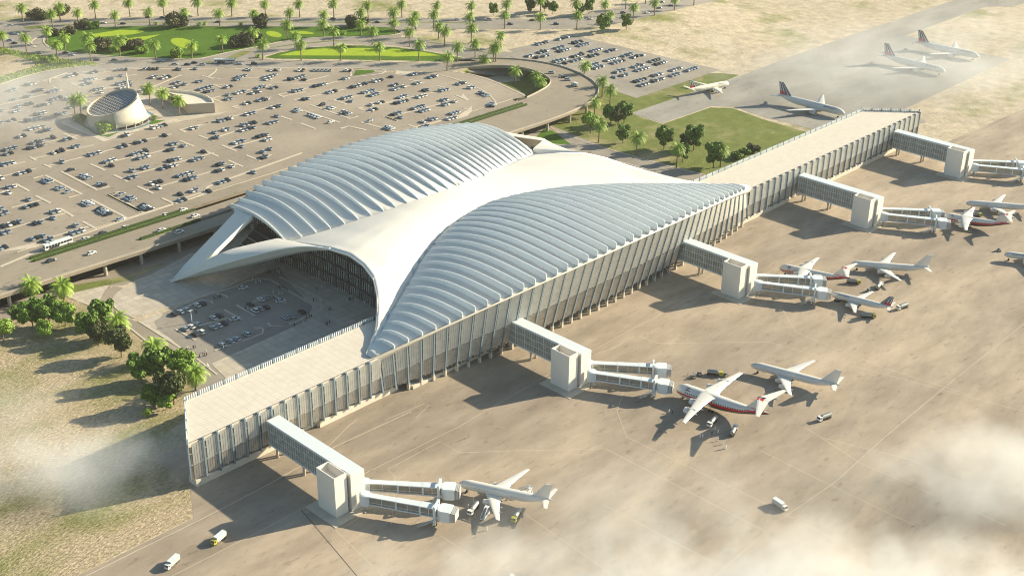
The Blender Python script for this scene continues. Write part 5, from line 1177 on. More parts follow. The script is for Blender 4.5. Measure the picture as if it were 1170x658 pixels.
for x, y, lab in [(176, 137, 'small palm at the foot of the round pavilion'), (178, 29, 'low bushy palm, left of the dark shrub, on the top lawn edge'), (189, 29, 'low bushy palm beside the big dark shrub, top lawn edge'), (228, 29.5, 'low bushy palm, left of a pair on the top lawn edge'), (234, 29, 'low bushy palm, right of a pair on the top lawn edge'), (275.5, 29.5, 'lone low bushy palm on the top lawn edge'), (204, 66, 'low palm at the lower lawn edge, middle of the lawn'), (167, 61, 'low palm beside the purple shrubs on the lower lawn'), (294.5, 66, 'low palm on the round kerb left of the long lawn'), (392, 39.5, 'low palm near the right tip of the top lawn')]:
    palm(x, y, lab, 'low bushy palms', proto=PSMALL)
for i, (x, y, lab) in enumerate([(38.5, 343, 'near palm left of a pair under the viaduct edge'), (74, 345, 'near palm right of a pair under the viaduct edge'), (136, 386, 'near palm among the leafy trees beside the curved drive'), (177.5, 415, 'near palm beside the forecourt drive'), (224, 446, 'nearest palm, beside the corner of the pier')]): palm(x, y, lab, 'near palms by the drive', proto=PNEAR[i % 2])
def leafy(seed, h, r_, leafm, n=900, low=False, squash=1.0, ls=.5):
    rr = random.Random(seed); root = thing('leafy_tree' if not low else 'shrub', 'x', 'tree' if not low else 'shrub', local=True)
    mb = MB(); th = h-r_*1.2 if not low else .5
    if not low: mb.tube([(0, 0, 0), (.05, .05, th*.6), (.1, 0, th+.8)], [.28, .22, .14], 'bark', 7)
    cl_ = []
    nb = 15 if not low else 11
    for i in range(nb):
        a = i*2.4+rr.uniform(-.3, .3); q_ = rr.uniform(.15, .8)*r_; zz = th+r_*(.15+1.35*rr.random()*squash) if not low else r_*.3+rr.random()*r_*.55*squash
        c = Vector((math.cos(a)*q_, math.sin(a)*q_, zz)); cl_.append((c, r_*rr.uniform(.3, .52)))
        mb.tube([(.08, 0, max(.1, th*.75)), c.lerp(Vector((0, 0, th)), .45), c], [.1, .07, .03], 'bark', 4, caps=False)
    mb.build('trunk' if not low else 'stems', root)
    mb = MB()
    for i in range(n):
        c, cr = rr.choice(cl_); u = Vector((rr.gauss(0, 1), rr.gauss(0, 1), rr.gauss(0, 1)*.85)).normalized(); p_ = c+u*cr*rr.uniform(.75, 1.12)
        if p_.z < .1: p_.z = .1+rr.random()*.3
        t1 = Vector((rr.uniform(-1, 1), rr.uniform(-1, 1), rr.uniform(-1, 1))).normalized(); nn = (u+t1*.8).normalized(); s_ = ls*rr.uniform(.7, 1.3)
        a = nn.orthogonal().normalized()*s_; b = nn.cross(a).normalized()*s_*.7
        mb.add([p_-a, p_+b, p_+a, p_-b], [(0, 1, 2, 3)], leafm)
    mb.build('crown' if not low else 'foliage', root); return root
LT = {'g': leafy(1, 8.2, 4.2, 'leaf_green', 3200), 'b': leafy(2, 7.8, 4.2, 'leaf_bright', 3200), 'd': leafy(3, 8.2, 4.2, 'leaf_dark', 3200), 's': leafy(4, 0, 3.6, 'leaf_green', 1300, True), 'p': leafy(5, 0, 4.2, 'leaf_purple', 1500, True), 't': leafy(6, 0, 4.2, 'leaf_bright', 1300, True)}
lu = set()
def tree(k, px, py, s, lab, group, z=None):
    o = LT[k] if k not in lu else copy_tree(LT[k]); lu.add(k)
    o.location = GP(px, py); o.rotation_euler = (0, 0, rt_.uniform(0, 6.28)); o.scale = (s, s, s*rt_.uniform(.92, 1.1)); o['label'] = lab; o['group'] = group
NT = 'leafy trees on the near rough field'
for k, x, y, s, lab in [('b', 5, 391, 1.35, 'bright leafy tree cut by the left edge of the picture'), ('g', 20, 369, .8, 'small leafy tree left of the cluster under the viaduct'), ('g', 38, 375, 1.35, 'leafy tree, left in the cluster below the two near palms'), ('g', 57, 372, 1.35, 'leafy tree, middle of the cluster below the two near palms'), ('b', 75, 372, 1.25, 'leafy tree, right in the cluster below the two near palms'), ('b', 52, 386, .9, 'small leafy tree in front of the cluster below the near palms'),
                      ('g', 103, 387, 1.3, 'leafy tree, left of the group by the curved drive'), ('d', 113, 394, 1.0, 'dark leafy tree low in the group by the curved drive'), ('g', 119, 373, 1.3, 'leafy tree behind the palm by the curved drive'), ('d', 139, 408, 1.3, 'dark reddish leafy tree below the palm by the curved drive'),
                      ('g', 162, 438, 1.35, 'leafy tree, leftmost of the group at the pier corner'), ('g', 182, 434, 1.35, 'leafy tree, second of the group at the pier corner'), ('b', 208, 433, 1.4, 'bright leafy tree behind the nearest palm'), ('d', 199, 462, 1.4, 'dark leafy tree, lowest big one at the pier corner'), ('g', 176, 466, 1.0, 'light leafy tree left of the dark one at the pier corner'), ('b', 190, 468, .9, 'small bright leafy tree in front of the dark one'), ('b', 169, 477, .42, 'tiny sapling at the lower left of the pier corner group')]:
    tree(k, x, y, s, lab, NT)
for k, x, y, s, lab in [('g', 698, 142, 1.25, 'leafy tree, left of the trio right of the loop'), ('d', 706, 143, 1.2, 'dark leafy tree in the middle of the trio right of the loop'), ('g', 713, 141, 1.3, 'leafy tree, right of the trio right of the loop'), ('b', 675, 152, 1.35, 'bright leafy tree behind the palm below the loop'), ('g', 711.5, 164, 1.15, 'leafy tree alone below the trio right of the loop'), ('g', 758.5, 171, 1.35, 'leafy tree, left of the cluster on the grass field'), ('d', 785, 173, 1.1, 'dark leafy tree behind the palm on the grass field'), ('g', 792.5, 172, 1.55, 'big leafy tree, right of the cluster on the grass field'), ('g', 780, 185, 1.1, 'leafy tree in front of the cluster on the grass field'), ('g', 815, 192, 1.5, 'leafy tree behind the palm by the pier parapet'), ('d', 742, 24, 0.1, 'x')][:-1]:
    tree(k, x, y, s, lab, 'leafy trees on the grass field')
for k, x, y, s, lab in [('s', 842, 182, 1.1, 'green shrub, left one along the pier parapet'), ('s', 851, 178, 1.1, 'green shrub, middle one along the pier parapet'), ('p', 860, 174, 1.0, 'reddish shrub, right one along the pier parapet')]: tree(k, x, y, s, lab, 'shrubs by the pier parapet')
for k, x, y, s, lab in [('g', 563.5, 19, 1.0, 'round leafy tree beyond the highway, left of the tall palm'), ('d', 606.5, 16, 1.05, 'dark leafy tree beyond the highway, leftmost of the group'), ('d', 622, 13, 1.1, 'dark leafy tree behind a palm beyond the highway'), ('g', 631.5, 16.5, 1.05, 'green leafy tree at the right of the group beyond the highway'), ('g', 673, 16, 1.1, 'green leafy tree beyond the highway bend'), ('d', 663, 18, 1.0, 'dark leafy tree beyond the highway bend'), ('g', 689, 38.5, 1.35, 'round leafy tree on the sand above the overflow car park, left one'), ('g', 715.5, 34.5, 1.2, 'round leafy tree on the sand above the overflow car park, right one')]: tree(k, x, y, s, lab, 'leafy trees along the highway')
for k, x, y, s, lab in [('p', 42, 22, 1.7, 'big dark shrub beyond the highway, top left'), ('p', 53, 22, 1.1, 'smaller dark shrub beside the big one, top left'), ('p', 73, 17, 1.6, 'dark shrub behind a palm beyond the highway'), ('p', 96, 32, 1.5, 'dark purple shrub on the left tip of the top lawn'), ('t', 107, 32.5, 1.1, 'bright shrub on the left tip of the top lawn'), ('p', 66, 41, 1.2, 'dark shrub by the left lawn loop, left one'), ('p', 79, 39, 1.2, 'dark shrub by the left lawn loop, right one'), ('p', 117, 57, 1.7, 'purple shrub left of the lawn edge palms'), ('p', 148, 57, 1.6, 'purple shrub right of the lawn edge palm'), ('p', 157, 56, 1.4, 'purple shrub at the right end of its lawn group'), ('t', 162, 61, 1.1, 'bright shrub at the foot of the lawn purple group'), ('t', 131, 60, 1.0, 'bright shrub between two purple shrubs on the lawn'), ('p', 201, 31, 2.1, 'largest dark shrub at the top edge of the lawn'), ('t', 203, 65.5, 1.3, 'bright shrub on the lower lawn edge'), ('p', 299, 30, 1.8, 'dark shrub by the top lawn edge, below a palm'), ('p', 272, 53, 1.7, 'dark shrub, left in the group at the lawn narrows'), ('p', 284, 51, 1.9, 'dark shrub, middle in the group at the lawn narrows'), ('p', 291, 46, 1.6, 'dark shrub, right in the group at the lawn narrows'), ('p', 402, 31, 1.7, 'dark shrub near the right end of the top lawn'), ('p', 415, 30, 1.4, 'dark shrub behind the palm at the right lawn end'), ('t', 45, 72, .9, 'pale bush in the green field, left'), ('t', 57, 71, 1.0, 'pale bush in the green field, right'), ('t', 119, 151, 1.25, 'bright green shrub in front of the round pavilion'), ('s', 91, 139, 1.1, 'shrub below the two palms behind the pavilion')]: tree(k, x, y, s, lab, 'shrubs')
# crop rows as ground cover
mb = MB(); rr = random.Random(9)
cp = [G(x, y, ZP) for x, y in [(-20, 50), (0, 54), (27, 60), (68, 67), (104, 71), (116, 74.5), (85, 77), (59, 80.5), (27, 88), (0, 96), (-20, 102)]]; fp_ = [G(x, y, ZP) for x, y in [(-40, 57), (-5, 61), (20, 65), (38, 71), (41, 76), (20, 82), (-5, 90), (-40, 104)]]
x0, x1 = min(p_.x for p_ in cp), max(p_.x for p_ in cp); y0, y1 = min(p_.y for p_ in cp), max(p_.y for p_ in cp)
yy = y0
while yy < y1:
    xx = x0
    while xx < x1:
        q_ = Vector((xx+rr.uniform(-.4, .4), yy+rr.uniform(-.3, .3), ZP))
        if inside(q_, cp) and not inside(q_, fp_):
            h = rr.uniform(.6, 1.3)
            for k in range(2):
                a = rr.uniform(0, 3.14); dx, dy = math.cos(a)*.6, math.sin(a)*.6; mb.add([q_+Vector((-dx, -dy, .1)), q_+Vector((dx, dy, .1)), q_+Vector((dx*.5, dy*.5, h)), q_+Vector((-dx*.5, -dy*.5, h))], [(0, 1, 2, 3)], 'crop' if rr.random() < .6 else 'lawn_light')
        xx += 1.8
    yy += 3.0
tag(mb.build('crop_plants'), 'rows of low green plants in the strip field at upper left', 'crops', kind='stuff')

# ------------------------------------------------------------------ pavilion, minaret, low building
z0 = ZP+.06
pc = (G(100, 146, ZP)+G(165, 138, ZP))/2+Vector((5, 6, 0)); pc.z = z0
def build_pavilion():
    root = thing('round_pavilion', 'pale leaning drum pavilion with sloping solar glass roof in the car park', 'pavilion', pc)
    mb = MB(); seg = 48; rows = []
    R0, R1 = 19.5, 16.0; hl, hh = 8.0, 18.0               # low and high rim
    hd = R(-5)                                          # the rim is highest towards this azimuth
    def pt(t, u):
        top = hl+(hh-hl)*(.5+.5*math.cos(t-hd)); r_ = R0+(R1-R0)*u*top/hh; sh_ = Vector((math.cos(hd), math.sin(hd), 0))*(-2.2*u*top/hh)
        return pc+Vector((r_*math.cos(t), r_*math.sin(t), top*u))+sh_
    ts = [2*math.pi*k/seg for k in range(seg)]
    mb.grid([[pt(t, u) for t in ts] for u in (0, .25, .5, .75, 1)], 'pavilion_stone', close=True)
    def ptin(t, u): q_ = pt(t, u); return q_+(Vector((pc.x, pc.y, q_.z))-q_).normalized()*.9
    mb.grid([[pt(t, 1) for t in ts], [ptin(t, 1) for t in ts], [ptin(t, 1)-Vector((0, 0, 1.6)) for t in ts]], 'pavilion_stone', close=True)
    mb.build('drum_wall', root, True)
    mb = MB(); rim = [ptin(t, 1)-Vector((0, 0, 1.2)) for t in ts]; mb.add(rim, [tuple(range(seg))], 'solar_glass'); mb.build('roof_panel', root)
    c = sum(rim, Vector())/seg; mb = MB(); a = (rim[0]-rim[seg//2]); b = (rim[seg//4]-rim[3*seg//4])
    for ax, bx_ in ((a, b), (b, a)):
        for k in range(-6, 7):
            f = k/6.6; w = math.sqrt(max(0, 1-f*f))*.5; mb.beam(c+ax*.5*f-bx_*w+Vector((0, 0, .12)), c+ax*.5*f+bx_*w+Vector((0, 0, .12)), .28, .22, 'kerb_stone')
    mb.build('roof_grid', root)
    mb = MB(); t0, t1 = R(-122), R(-48); n_ = 14
    rows = [[pt(t0+(t1-t0)*k/n_, u)+Vector((math.cos(t0+(t1-t0)*k/n_), math.sin(t0+(t1-t0)*k/n_), 0))*(1.3+1.2*(1-u)) for k in range(n_+1)] for u in (.17, .5, .8, 1.02)]
    mb.grid(rows, 'pavilion_panel', flip=False); po = mb.build('entrance_shield', root, True); m_ = po.modifiers.new('t', 'SOLIDIFY'); m_.thickness = .6
    mb = MB(); rows = [[pt(t0+(t1-t0)*k/n_, u)+Vector((math.cos(t0+(t1-t0)*k/n_), math.sin(t0+(t1-t0)*k/n_), 0))*.25 for k in range(n_+1)] for u in (0, .16)]
    mb.grid(rows, 'car_glass'); mb.build('entrance_glazing', root)
    for k in range(0, n_+1, 3):
        t = t0+(t1-t0)*k/n_; q_ = pt(t, 0)+Vector((math.cos(t), math.sin(t), 0))*2.0; mb = MB(); mb.beam(q_, q_+Vector((0, 0, 3.2)), .4, .4, 'kerb_stone'); mb.build('column', root)
    return root
build_pavilion()
mb = MB(); mb.prism([(pc.x+23.5*math.cos(t), pc.y+23.5*math.sin(t)) for t in [2*math.pi*k/40 for k in range(40)]], z0, z0+.05, 'water'); struct(mb, 'water_ring')
mb = MB(); mb.prism([(pc.x+21.5*math.cos(t), pc.y+21.5*math.sin(t)) for t in [2*math.pi*k/40 for k in range(40)]], z0, z0+.12, 'plaza_paving')
mb.prism([G(x, y, ZP) for x, y in [(141, 112), (165, 108), (185, 111), (203, 121), (215, 131), (245, 130), (255, 128), (260, 128), (250, 131), (190, 142), (170, 147), (150, 152), (125, 160), (122, 158), (70, 139), (78, 137), (95, 145)]], z0, z0+.04, 'plaza_paving'); struct(mb, 'pavilion_court')
mb = MB(); mb.prism([G(x, y, ZP) for x, y in [(82, 137), (96, 131), (100, 134), (98, 143), (106, 150), (118, 155), (132, 152), (137, 151), (124, 157), (112, 155)]], z0, z0+.08, 'lawn'); mb.prism([G(x, y, ZP) for x, y in [(170, 143), (174, 138), (189, 137.5), (180, 141)]], z0, z0+.08, 'lawn'); struct(mb, 'pavilion_lawn')
mb = MB(); q_ = G(147, 106.5, ZP); mb.tube([q_, q_+Vector((0, 0, 8)), q_+Vector((0, 0, 13)), q_+Vector((0, 0, 15))], [1.0, .75, .5, .08], 'pavilion_panel', 10)
tag(mb.build('minaret'), 'slender white tapering minaret behind the round pavilion', 'tower')
def low_building():
    P_ = lambda x, y: tpx((150, 60, 7.3125), x, y)
    base = [(470, 515), (702, 505), (700, 488)]
    A, B = G(*P_(478, 517), ZP), G(*P_(702, 505), ZP)
    arc = [G(*P_(x, y), ZP) for x, y in [(478, 517), (450, 490), (410, 455), (370, 435), (320, 418), (265, 400)]]
    root = thing('low_curved_building', 'low beige fan shaped building with curved front and open walled roof, car park', 'building', (A+B)/2)
    ctr = (A+B)/2
    back = [G(*P_(x, y), ZP) for x, y in [(702, 505), (690, 475), (650, 448), (590, 425), (520, 408), (440, 400), (330, 385), (280, 378)]]
    pl = [a for a in arc]+back[::-1]
    H_ = 7.0
    mb = MB(); n_ = len(pl)
    mb.add([a+Vector((0, 0, 0)) for a in pl]+[a+Vector((0, 0, H_)) for a in pl], [(i, (i+1) % n_, n_+(i+1) % n_, n_+i) for i in range(n_)], 'pavilion_stone'); fixn(mb.build('wall', root))
    mb = MB(); c = sum(pl, Vector())/n_; ins = [a.lerp(c, .06) for a in pl]
    mb.add([a+Vector((0, 0, H_)) for a in pl]+[a+Vector((0, 0, H_)) for a in ins]+[a+Vector((0, 0, H_-1.6)) for a in ins], [(i, (i+1) % n_, n_+(i+1) % n_, n_+i) for i in range(n_)]+[(n_+i, n_+(i+1) % n_, 2*n_+(i+1) % n_, 2*n_+i) for i in range(n_)]+[tuple(range(2*n_, 3*n_))], 'pavilion_panel'); mb.build('roof', root)
    for i, u in ((4, .5), (3, .5), (4, .1)):
        a, b = arc[i], arc[i+1]; m_ = a.lerp(b, u); d_ = (b-a).normalized(); mb = MB(); mb.beam(m_-d_*1.3+Vector((0, 0, 3.2)), m_+d_*1.3+Vector((0, 0, 3.2)), .35, 2.4, 'car_glass'); mb.build('window', root)
    m_ = arc[3].lerp(arc[4], .1); mb = MB(); mb.beam(m_+Vector((0, 0, 0)), m_+Vector((0, 0, 5)), 2.6, .4, 'car_glass'); mb.build('door', root)
low_building()

# ------------------------------------------------------------------ people
def person(kind):
    cloth = {'w': 'robe_white', 'b': 'robe_black', 'c': 'cloth_blue'}[kind]
    V_ = [(0, 0, .95), (0, 0, 1.2), (0, 0, 1.42), (0, 0, 1.53), (.01, 0, 1.63), (.01, 0, 1.72),
          (0, .19, 1.40), (.03, .25, 1.14), (.13, .23, .92), (.19, .22, .84), (0, -.19, 1.40), (-.02, -.25, 1.14), (.04, -.26, .9), (.07, -.26, .81)]
    E_ = [(0, 1), (1, 2), (2, 3), (3, 4), (4, 5), (2, 6), (6, 7), (7, 8), (8, 9), (2, 10), (10, 11), (11, 12), (12, 13)]
    Rd = [(.16, .19), (.15, .19), (.13, .17), (.055, .06), (.095, .085), (.08, .07), (.07, .07), (.055, .055), (.04, .04), (.035, .045), (.07, .07), (.055, .055), (.04, .04), (.035, .045)]
    if kind == 'c':
        V_ += [(0, .1, .9), (.05, .11, .5), (.0, .11, .1), (.12, .11, .04), (0, -.1, .9), (-.02, -.11, .5), (-.1, -.11, .1), (.02, -.11, .04)]
        E_ += [(0, 14), (14, 15), (15, 16), (16, 17), (0, 18), (18, 19), (19, 20), (20, 21)]; Rd += [(.11, .11), (.075, .075), (.05, .05), (.05, .04)]*2
    else:
        V_ += [(0, 0, .6), (0, 0, .3), (0, 0, .04)]; E_ += [(0, 14), (14, 15), (15, 16)]; Rd += [(.19, .22), (.22, .25), (.24, .27)]
    me = bpy.data.meshes.new('p'); me.from_pydata(V_, E_, []); ob = bpy.data.objects.new('p', me); col.objects.link(ob)
    sk = ob.modifiers.new('s', 'SKIN')
    for i, r_ in enumerate(Rd): me.skin_vertices[0].data[i].radius = r_
    me.skin_vertices[0].data[0].use_root = True
    sb = ob.modifiers.new('b', 'SUBSURF'); sb.levels = 1
    bpy.context.view_layer.update(); m2 = bpy.data.meshes.new_from_object(ob.evaluated_get(bpy.context.evaluated_depsgraph_get())); bpy.data.objects.remove(ob)
    m2.materials.clear(); m2.materials.append(MATS[cloth]); m2.materials.append(MATS['skin']); m2.materials.append(MATS['robe_black'])
    for f in m2.polygons:
        c = f.center; f.use_smooth = True; f.material_index = 1 if (c.z > 1.5 or (abs(c.y) > .19 and c.z < .9 and c.z > .7)) else (2 if kind == 'c' and c.z < .1 else 0)
    o = bpy.data.objects.new('person', m2); col.objects.link(o)
    hb = MB(); rows = []
    for z_, r_ in ((1.5 if kind != 'c' else 1.62, .12), (1.6, .135), (1.7, .125), (1.78, .08), (1.8, .01)): rows.append([(-.015+r_*math.cos(t)*(1 if math.cos(t) < .3 or z_ > 1.68 else .3), r_*math.sin(t), z_) for t in [2*math.pi*k/12 for k in range(12)]])
    hb.grid(rows, 'robe_white' if kind == 'w' else 'robe_black', close=True); h_ = hb.build('headscarf' if kind != 'c' else 'hair'); h_.parent = o
    tag(o, 'x', 'person'); return o
PP = {k: person(k) for k in 'wbc'}; ppu = set(); rp = random.Random(3)
def ppl(k, x, y, lab, grp, z=.1):
    o = PP[k] if k not in ppu else copy_tree(PP[k]); ppu.add(k); o.location = G(x, y, z); o.rotation_euler = (0, 0, rp.uniform(0, 6.28)); s = rp.uniform(.98, 1.08); o.scale = (s, s, s)
    o.name = 'person'; tag(o, {'w': 'white robed person, ', 'b': 'person in black clothing, ', 'c': 'person in dark trousers, '}[k]+lab, 'person', grp)
def grp_people(tile, lst, where, grp):
    for i, (k, x, y) in enumerate(sorted(lst, key=lambda a: a[1])): ppl(k, *tpx(tile, x, y), f"{ordn(i)} from left {where}", grp)
F1, F2 = (190, 290, 4.7), (320, 270, 5.06)
FG = 'people on the forecourt'
grp_people(F1, [('b', 258, 245), ('b', 277, 240), ('b', 285, 238), ('b', 293, 234)], 'by the upper kerb of the forecourt lot', FG)
grp_people(F1, [('w', 464, 145), ('w', 495, 150), ('w', 508, 155), ('w', 482, 158)], 'on the upper traffic island', FG)
grp_people(F1, [('b', 552, 108), ('b', 562, 105), ('w', 596, 98), ('w', 608, 106)], 'on the drive under the arch leg', FG)
grp_people(F1, [('w', 577, 205), ('b', 600, 185), ('b', 610, 184), ('w', 605, 218), ('w', 621, 220)], 'near the right parking block', FG)
grp_people(F1, [('b', 427, 300), ('w', 436, 298), ('b', 580, 243)], 'beside the diagonal kerb island', FG)
grp_people(F1, [('b', 155, 316), ('b', 162, 320), ('w', 308, 510)], 'near the rows at the left of the lot', FG)
grp_people(F1, [('w', 112, 512), ('w', 122, 520), ('b', 146, 508), ('b', 156, 505)], 'at the lower left entrance kerb', FG)
grp_people(F1, [('b', 180, 556), ('b', 198, 550), ('b', 207, 548), ('b', 217, 546), ('w', 213, 528), ('w', 222, 605), ('w', 228, 612)], 'at the lowest traffic island', FG)
grp_people(F2, [('w', 50, 152), ('b', 75, 165), ('b', 90, 168), ('b', 98, 166), ('w', 43, 146)], 'at the far end of the glass front', FG)
grp_people(F2, [('b', 213, 312), ('w', 240, 297), ('b', 195, 378), ('w', 232, 380), ('w', 240, 376), ('w', 336, 314)], 'on the drive before the glass front', FG)
grp_people(F2, [('w', 386, 376), ('b', 400, 372), ('b', 408, 370), ('b', 421, 364), ('w', 438, 378), ('w', 488, 392)], 'on the paving by the glass front', FG)
grp_people(F2, [('b', 285, 428), ('b', 295, 428), ('b', 155, 475), ('b', 172, 470), ('b', 182, 466), ('w', 134, 502), ('b', 84, 520)], 'along the right end of the lot', FG)
grp_people(F2, [('b', 266, 514), ('b', 273, 510), ('b', 286, 503)], 'alone on the wide terrace paving', FG)
AG = 'people on the apron'
N7 = (580, 488, 3.87)
grp_people(N7, [('w', 850, 46), ('w', 862, 46), ('b', 903, 32), ('w', 930, 25), ('w', 918, 14), ('w', 929, 60), ('w', 950, 75), ('w', 954, 96), ('w', 965, 95)], 'below the wing of the foreground jet', AG)
grp_people((580, 320, 3.87), [('w', 713, 586), ('b', 727, 592), ('c', 797, 420), ('c', 820, 420), ('w', 832, 424)], 'near the nose of the foreground jet', AG)
grp_people((290, 488, 3.87), [('w', 948, 357), ('w', 972, 332), ('w', 1031, 455), ('c', 985, 395), ('c', 1010, 380)], 'around the nearest airliner', AG)
grp_people((150, 60, 7.3125), [('b', 127, 478), ('b', 352, 478), ('b', 245, 525), ('w', 275, 520), ('w', 380, 470)], 'on the court by the low curved building', 'people by the pavilion')
grp_people((560, 120, 5.85), [('b', 660, 325), ('b', 672, 328)], 'on the road behind the saddle roof', 'people behind the terminal')
# slim white column on the forecourt
mb = MB(); q_ = G(190+138/4.7, 290+372/4.7); mb.tube([q_, q_+Vector((0, 0, 7))], [.25, .12], 'bridge_white', 8); mb.beam(q_+Vector((-1, 0, 6.6)), q_+Vector((1, 0, 6.6)), .3, .2, 'bridge_white'); tag(mb.build('lamp_post'), 'slim white lamp post among the parked cars of the forecourt', 'lamp post')

# ------------------------------------------------------------------ air and drifting ground mist
def vol_mat(name, dens, colr=(1, 1, 1), noise=None, aniso=.0):
    m = bpy.data.materials.new(name); m.use_nodes = True; nt = m.node_tree; N = nt.nodes; L = nt.links
    N.remove(N['Principled BSDF']); v = N.new('ShaderNodeVolumePrincipled'); v.inputs['Color'].default_value = (*colr, 1); v.inputs['Density'].default_value = dens; v.inputs['Anisotropy'].default_value = aniso
    L.new(v.outputs[0], N['Material Output'].inputs['Volume'])
    if noise:
        tc = N.new('ShaderNodeTexCoord'); ln = N.new('ShaderNodeVectorMath'); ln.operation = 'LENGTH'; L.new(tc.outputs['Object'], ln.inputs[0])
        geo = N.new('ShaderNodeNewGeometry'); n = N.new('ShaderNodeTexNoise'); n.inputs['Scale'].default_value = noise; n.inputs['Detail'].default_value = 5; n.inputs['Roughness'].default_value = .62; L.new(geo.outputs['Position'], n.inputs['Vector'])
        f1 = N.new('ShaderNodeMapRange'); f1.inputs[1].default_value = 1.0; f1.inputs[2].default_value = .15; f1.inputs[3].default_value = 0; f1.inputs[4].default_value = 1; L.new(ln.outputs['Value'], f1.inputs[0])
        f2 = N.new('ShaderNodeMapRange'); f2.inputs[1].default_value = .36; f2.inputs[2].default_value = .66; f2.inputs[3].default_value = -.35; f2.inputs[4].default_value = .6; f2.clamp = False; L.new(n.outputs[0], f2.inputs[0])
        ad = N.new('ShaderNodeMath'); ad.operation = 'ADD'; L.new(f1.outputs[0], ad.inputs[0]); L.new(f2.outputs[0], ad.inputs[1])
        ad2 = N.new('ShaderNodeMath'); ad2.operation = 'SUBTRACT'; ad2.use_clamp = True; L.new(ad.outputs[0], ad2.inputs[0]); ad2.inputs[1].default_value = .3
        e = N.new('ShaderNodeMath'); e.operation = 'MULTIPLY'; L.new(ad2.outputs[0], e.inputs[0]); L.new(f1.outputs[0], e.inputs[1])
        mu = N.new('ShaderNodeMath'); mu.operation = 'MULTIPLY'; L.new(e.outputs[0], mu.inputs[0]); mu.inputs[1].default_value = dens; L.new(mu.outputs[0], v.inputs['Density'])
    MATS[name] = m; return m
vol_mat('haze_air', HAZE, (1, .97, .92))
mb = MB(); mb.box(600, 500, -1.5, 5200, 5200, 300, 'haze_air'); o = mb.build('haze'); tag(o, 'thin pale haze filling the air over the whole airport', 'haze', kind='stuff')
def mist(lab, blobs, noise=.045):
    nm = 'mist_%d' % len([m_ for m_ in MATS if m_.startswith('mist_')]); m = bpy.data.materials.new(nm); m.use_nodes = True; nt = m.node_tree; N = nt.nodes; L = nt.links; MATS[nm] = m
    N.remove(N['Principled BSDF']); v = N.new('ShaderNodeVolumePrincipled'); v.inputs['Color'].default_value = (.95, .98, 1, 1); L.new(v.outputs[0], N['Material Output'].inputs['Volume'])
    geo = N.new('ShaderNodeNewGeometry'); n = N.new('ShaderNodeTexNoise'); n.inputs['Scale'].default_value = noise; n.inputs['Detail'].default_value = 5; n.inputs['Roughness'].default_value = .6; L.new(geo.outputs['Position'], n.inputs['Vector'])
    f2 = N.new('ShaderNodeMapRange'); f2.clamp = False; f2.inputs[1].default_value = .36; f2.inputs[2].default_value = .66; f2.inputs[3].default_value = -.6; f2.inputs[4].default_value = .3; L.new(n.outputs[0], f2.inputs[0])
    def mth(op, a, b, cl=False):
        k = N.new('ShaderNodeMath'); k.operation = op; k.use_clamp = cl
        for i_, s in enumerate((a, b)):
            if isinstance(s, (int, float)): k.inputs[i_].default_value = s
            else: L.new(s, k.inputs[i_])
        return k.outputs[0]
    tot = None; lo = [1e9]*3; hi = [-1e9]*3; an = YAW-math.pi/2
    for px, py, rx, ry, rz, dens in blobs:
        c = G(px, py, rz*.45)
        mp = N.new('ShaderNodeMapping'); mp.vector_type = 'TEXTURE'; mp.inputs['Location'].default_value = c; mp.inputs['Rotation'].default_value = (0, 0, an); mp.inputs['Scale'].default_value = (rx, ry, rz); L.new(geo.outputs['Position'], mp.inputs['Vector'])
        ln = N.new('ShaderNodeVectorMath'); ln.operation = 'LENGTH'; L.new(mp.outputs[0], ln.inputs[0])
        fo = mth('SUBTRACT', 1.0, ln.outputs['Value'], True); a = mth('ADD', mth('MULTIPLY', fo, 1.25), f2.outputs[0], True); a = mth('MULTIPLY', mth('MULTIPLY', a, mth('POWER', fo, .5)), dens)
        tot = a if tot is None else mth('MAXIMUM', tot, a)
        ex = abs(rx*math.cos(an))+abs(ry*math.sin(an)); ey = abs(rx*math.sin(an))+abs(ry*math.cos(an))
        for k_, (cc, e) in enumerate(((c.x, ex), (c.y, ey), (c.z, rz))): lo[k_] = min(lo[k_], cc-e); hi[k_] = max(hi[k_], cc+e)
    L.new(tot, v.inputs['Density']); lo[2] = .3
    mb = MB(); mb.box((lo[0]+hi[0])/2, (lo[1]+hi[1])/2, lo[2], hi[0]-lo[0], hi[1]-lo[1], hi[2]-lo[2], nm); o = mb.build('mist'); tag(o, lab, 'mist', 'patches of low mist', 'stuff')
if MISTON:
    mist('white mist banks drifting over the apron along the bottom and right edge', [(950, 695, 190, 58, 20, .06), (1160, 545, 75, 46, 18, .042), (730, 575, 100, 44, 15, .011), (1010, 560, 80, 36, 14, .008)])
    mist('white mist patch over the rough field beside the near end of the pier', [(80, 530, 62, 34, 16, .05), (10, 470, 50, 40, 12, .012)])
    mist('faint mist over the left end of the big car park', [(-10, 125, 140, 120, 30, .012)], .03)
    mist('faint mist over the far taxiway', [(1060, 75, 230, 150, 22, .010), (1140, 40, 180, 140, 20, .007)], .03)
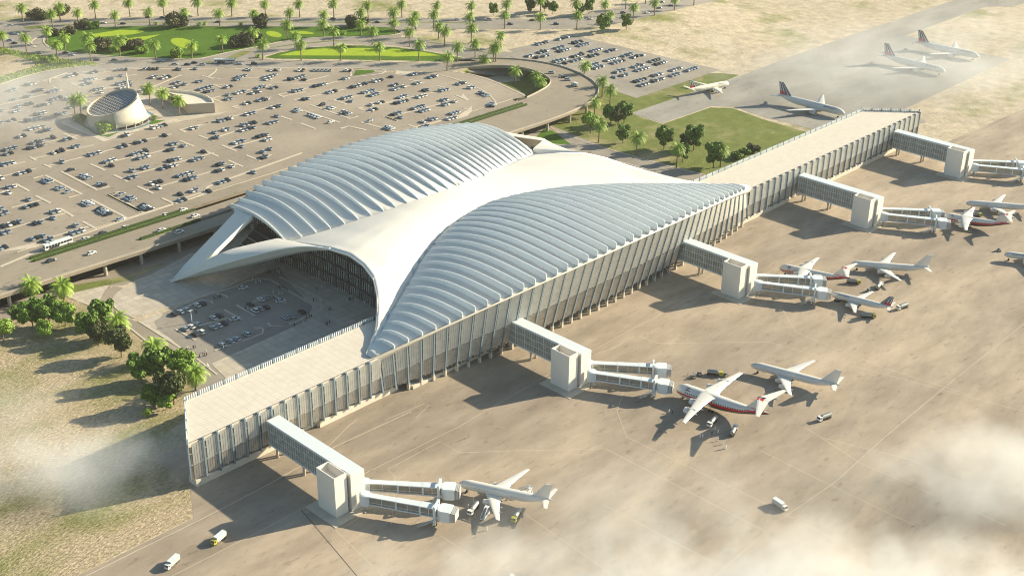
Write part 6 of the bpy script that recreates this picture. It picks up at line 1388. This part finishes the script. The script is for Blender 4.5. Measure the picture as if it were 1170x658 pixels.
sc.cycles.volume_step_rate = 1.5; sc.cycles.volume_max_steps = 96
EXPO = 1.02
# ------------------------------------------------------------------ light, sky, output
w = bpy.data.worlds.new('World'); sc.world = w; w.use_nodes = True
nt = w.node_tree; sky = nt.nodes.new('ShaderNodeTexSky'); sky.sky_type = 'NISHITA'; sky.sun_disc = False
SUN_EL, SUN_AZ = R(23), R(-24)           # azimuth of the sun in the ground plane, counted from +X
sky.sun_elevation = SUN_EL; sky.sun_rotation = math.pi/2-SUN_AZ
sky.air_density = 1.0; sky.dust_density = 1.5; sky.ozone_density = 1.0
tint = nt.nodes.new('ShaderNodeVectorMath'); tint.operation = 'MULTIPLY'; tint.inputs[1].default_value = (.86, 1.03, 1.02); nt.links.new(sky.outputs[0], tint.inputs[0]); nt.links.new(tint.outputs[0], nt.nodes['Background'].inputs['Color']); nt.nodes['Background'].inputs['Strength'].default_value = .073
sl = bpy.data.lights.new('sun', 'SUN'); sl.energy = 5.0; sl.angle = R(.6); sl.color = (1, .865, .63)
so_ = bpy.data.objects.new('sun', sl); col.objects.link(so_)
dv = Vector((math.cos(SUN_AZ)*math.cos(SUN_EL), math.sin(SUN_AZ)*math.cos(SUN_EL), math.sin(SUN_EL)))
so_.rotation_euler = dv.to_track_quat('Z', 'Y').to_euler(); so_.location = (500, 300, 300)
vs = sc.view_settings; vs.view_transform = 'Standard'; vs.look = 'None'; vs.gamma = 1; vs.use_curve_mapping = False; vs.exposure = EXPO
for o in bpy.data.objects:
    if '_local' in o: del o['_local']
sc.render.engine = 'CYCLES'
cy = sc.cycles; cy.use_denoising = True; cy.max_bounces = 6; cy.diffuse_bounces = 3; cy.glossy_bounces = 3; cy.transmission_bounces = 3; cy.volume_bounces = 4; cy.transparent_max_bounces = 6
cy.use_adaptive_sampling = True; cy.adaptive_threshold = .02; cy.sample_clamp_indirect = 6

sc.cycles.pixel_filter_type = 'BLACKMAN_HARRIS'; sc.cycles.filter_width = 1.05; sc.cycles.denoising_prefilter = 'ACCURATE'
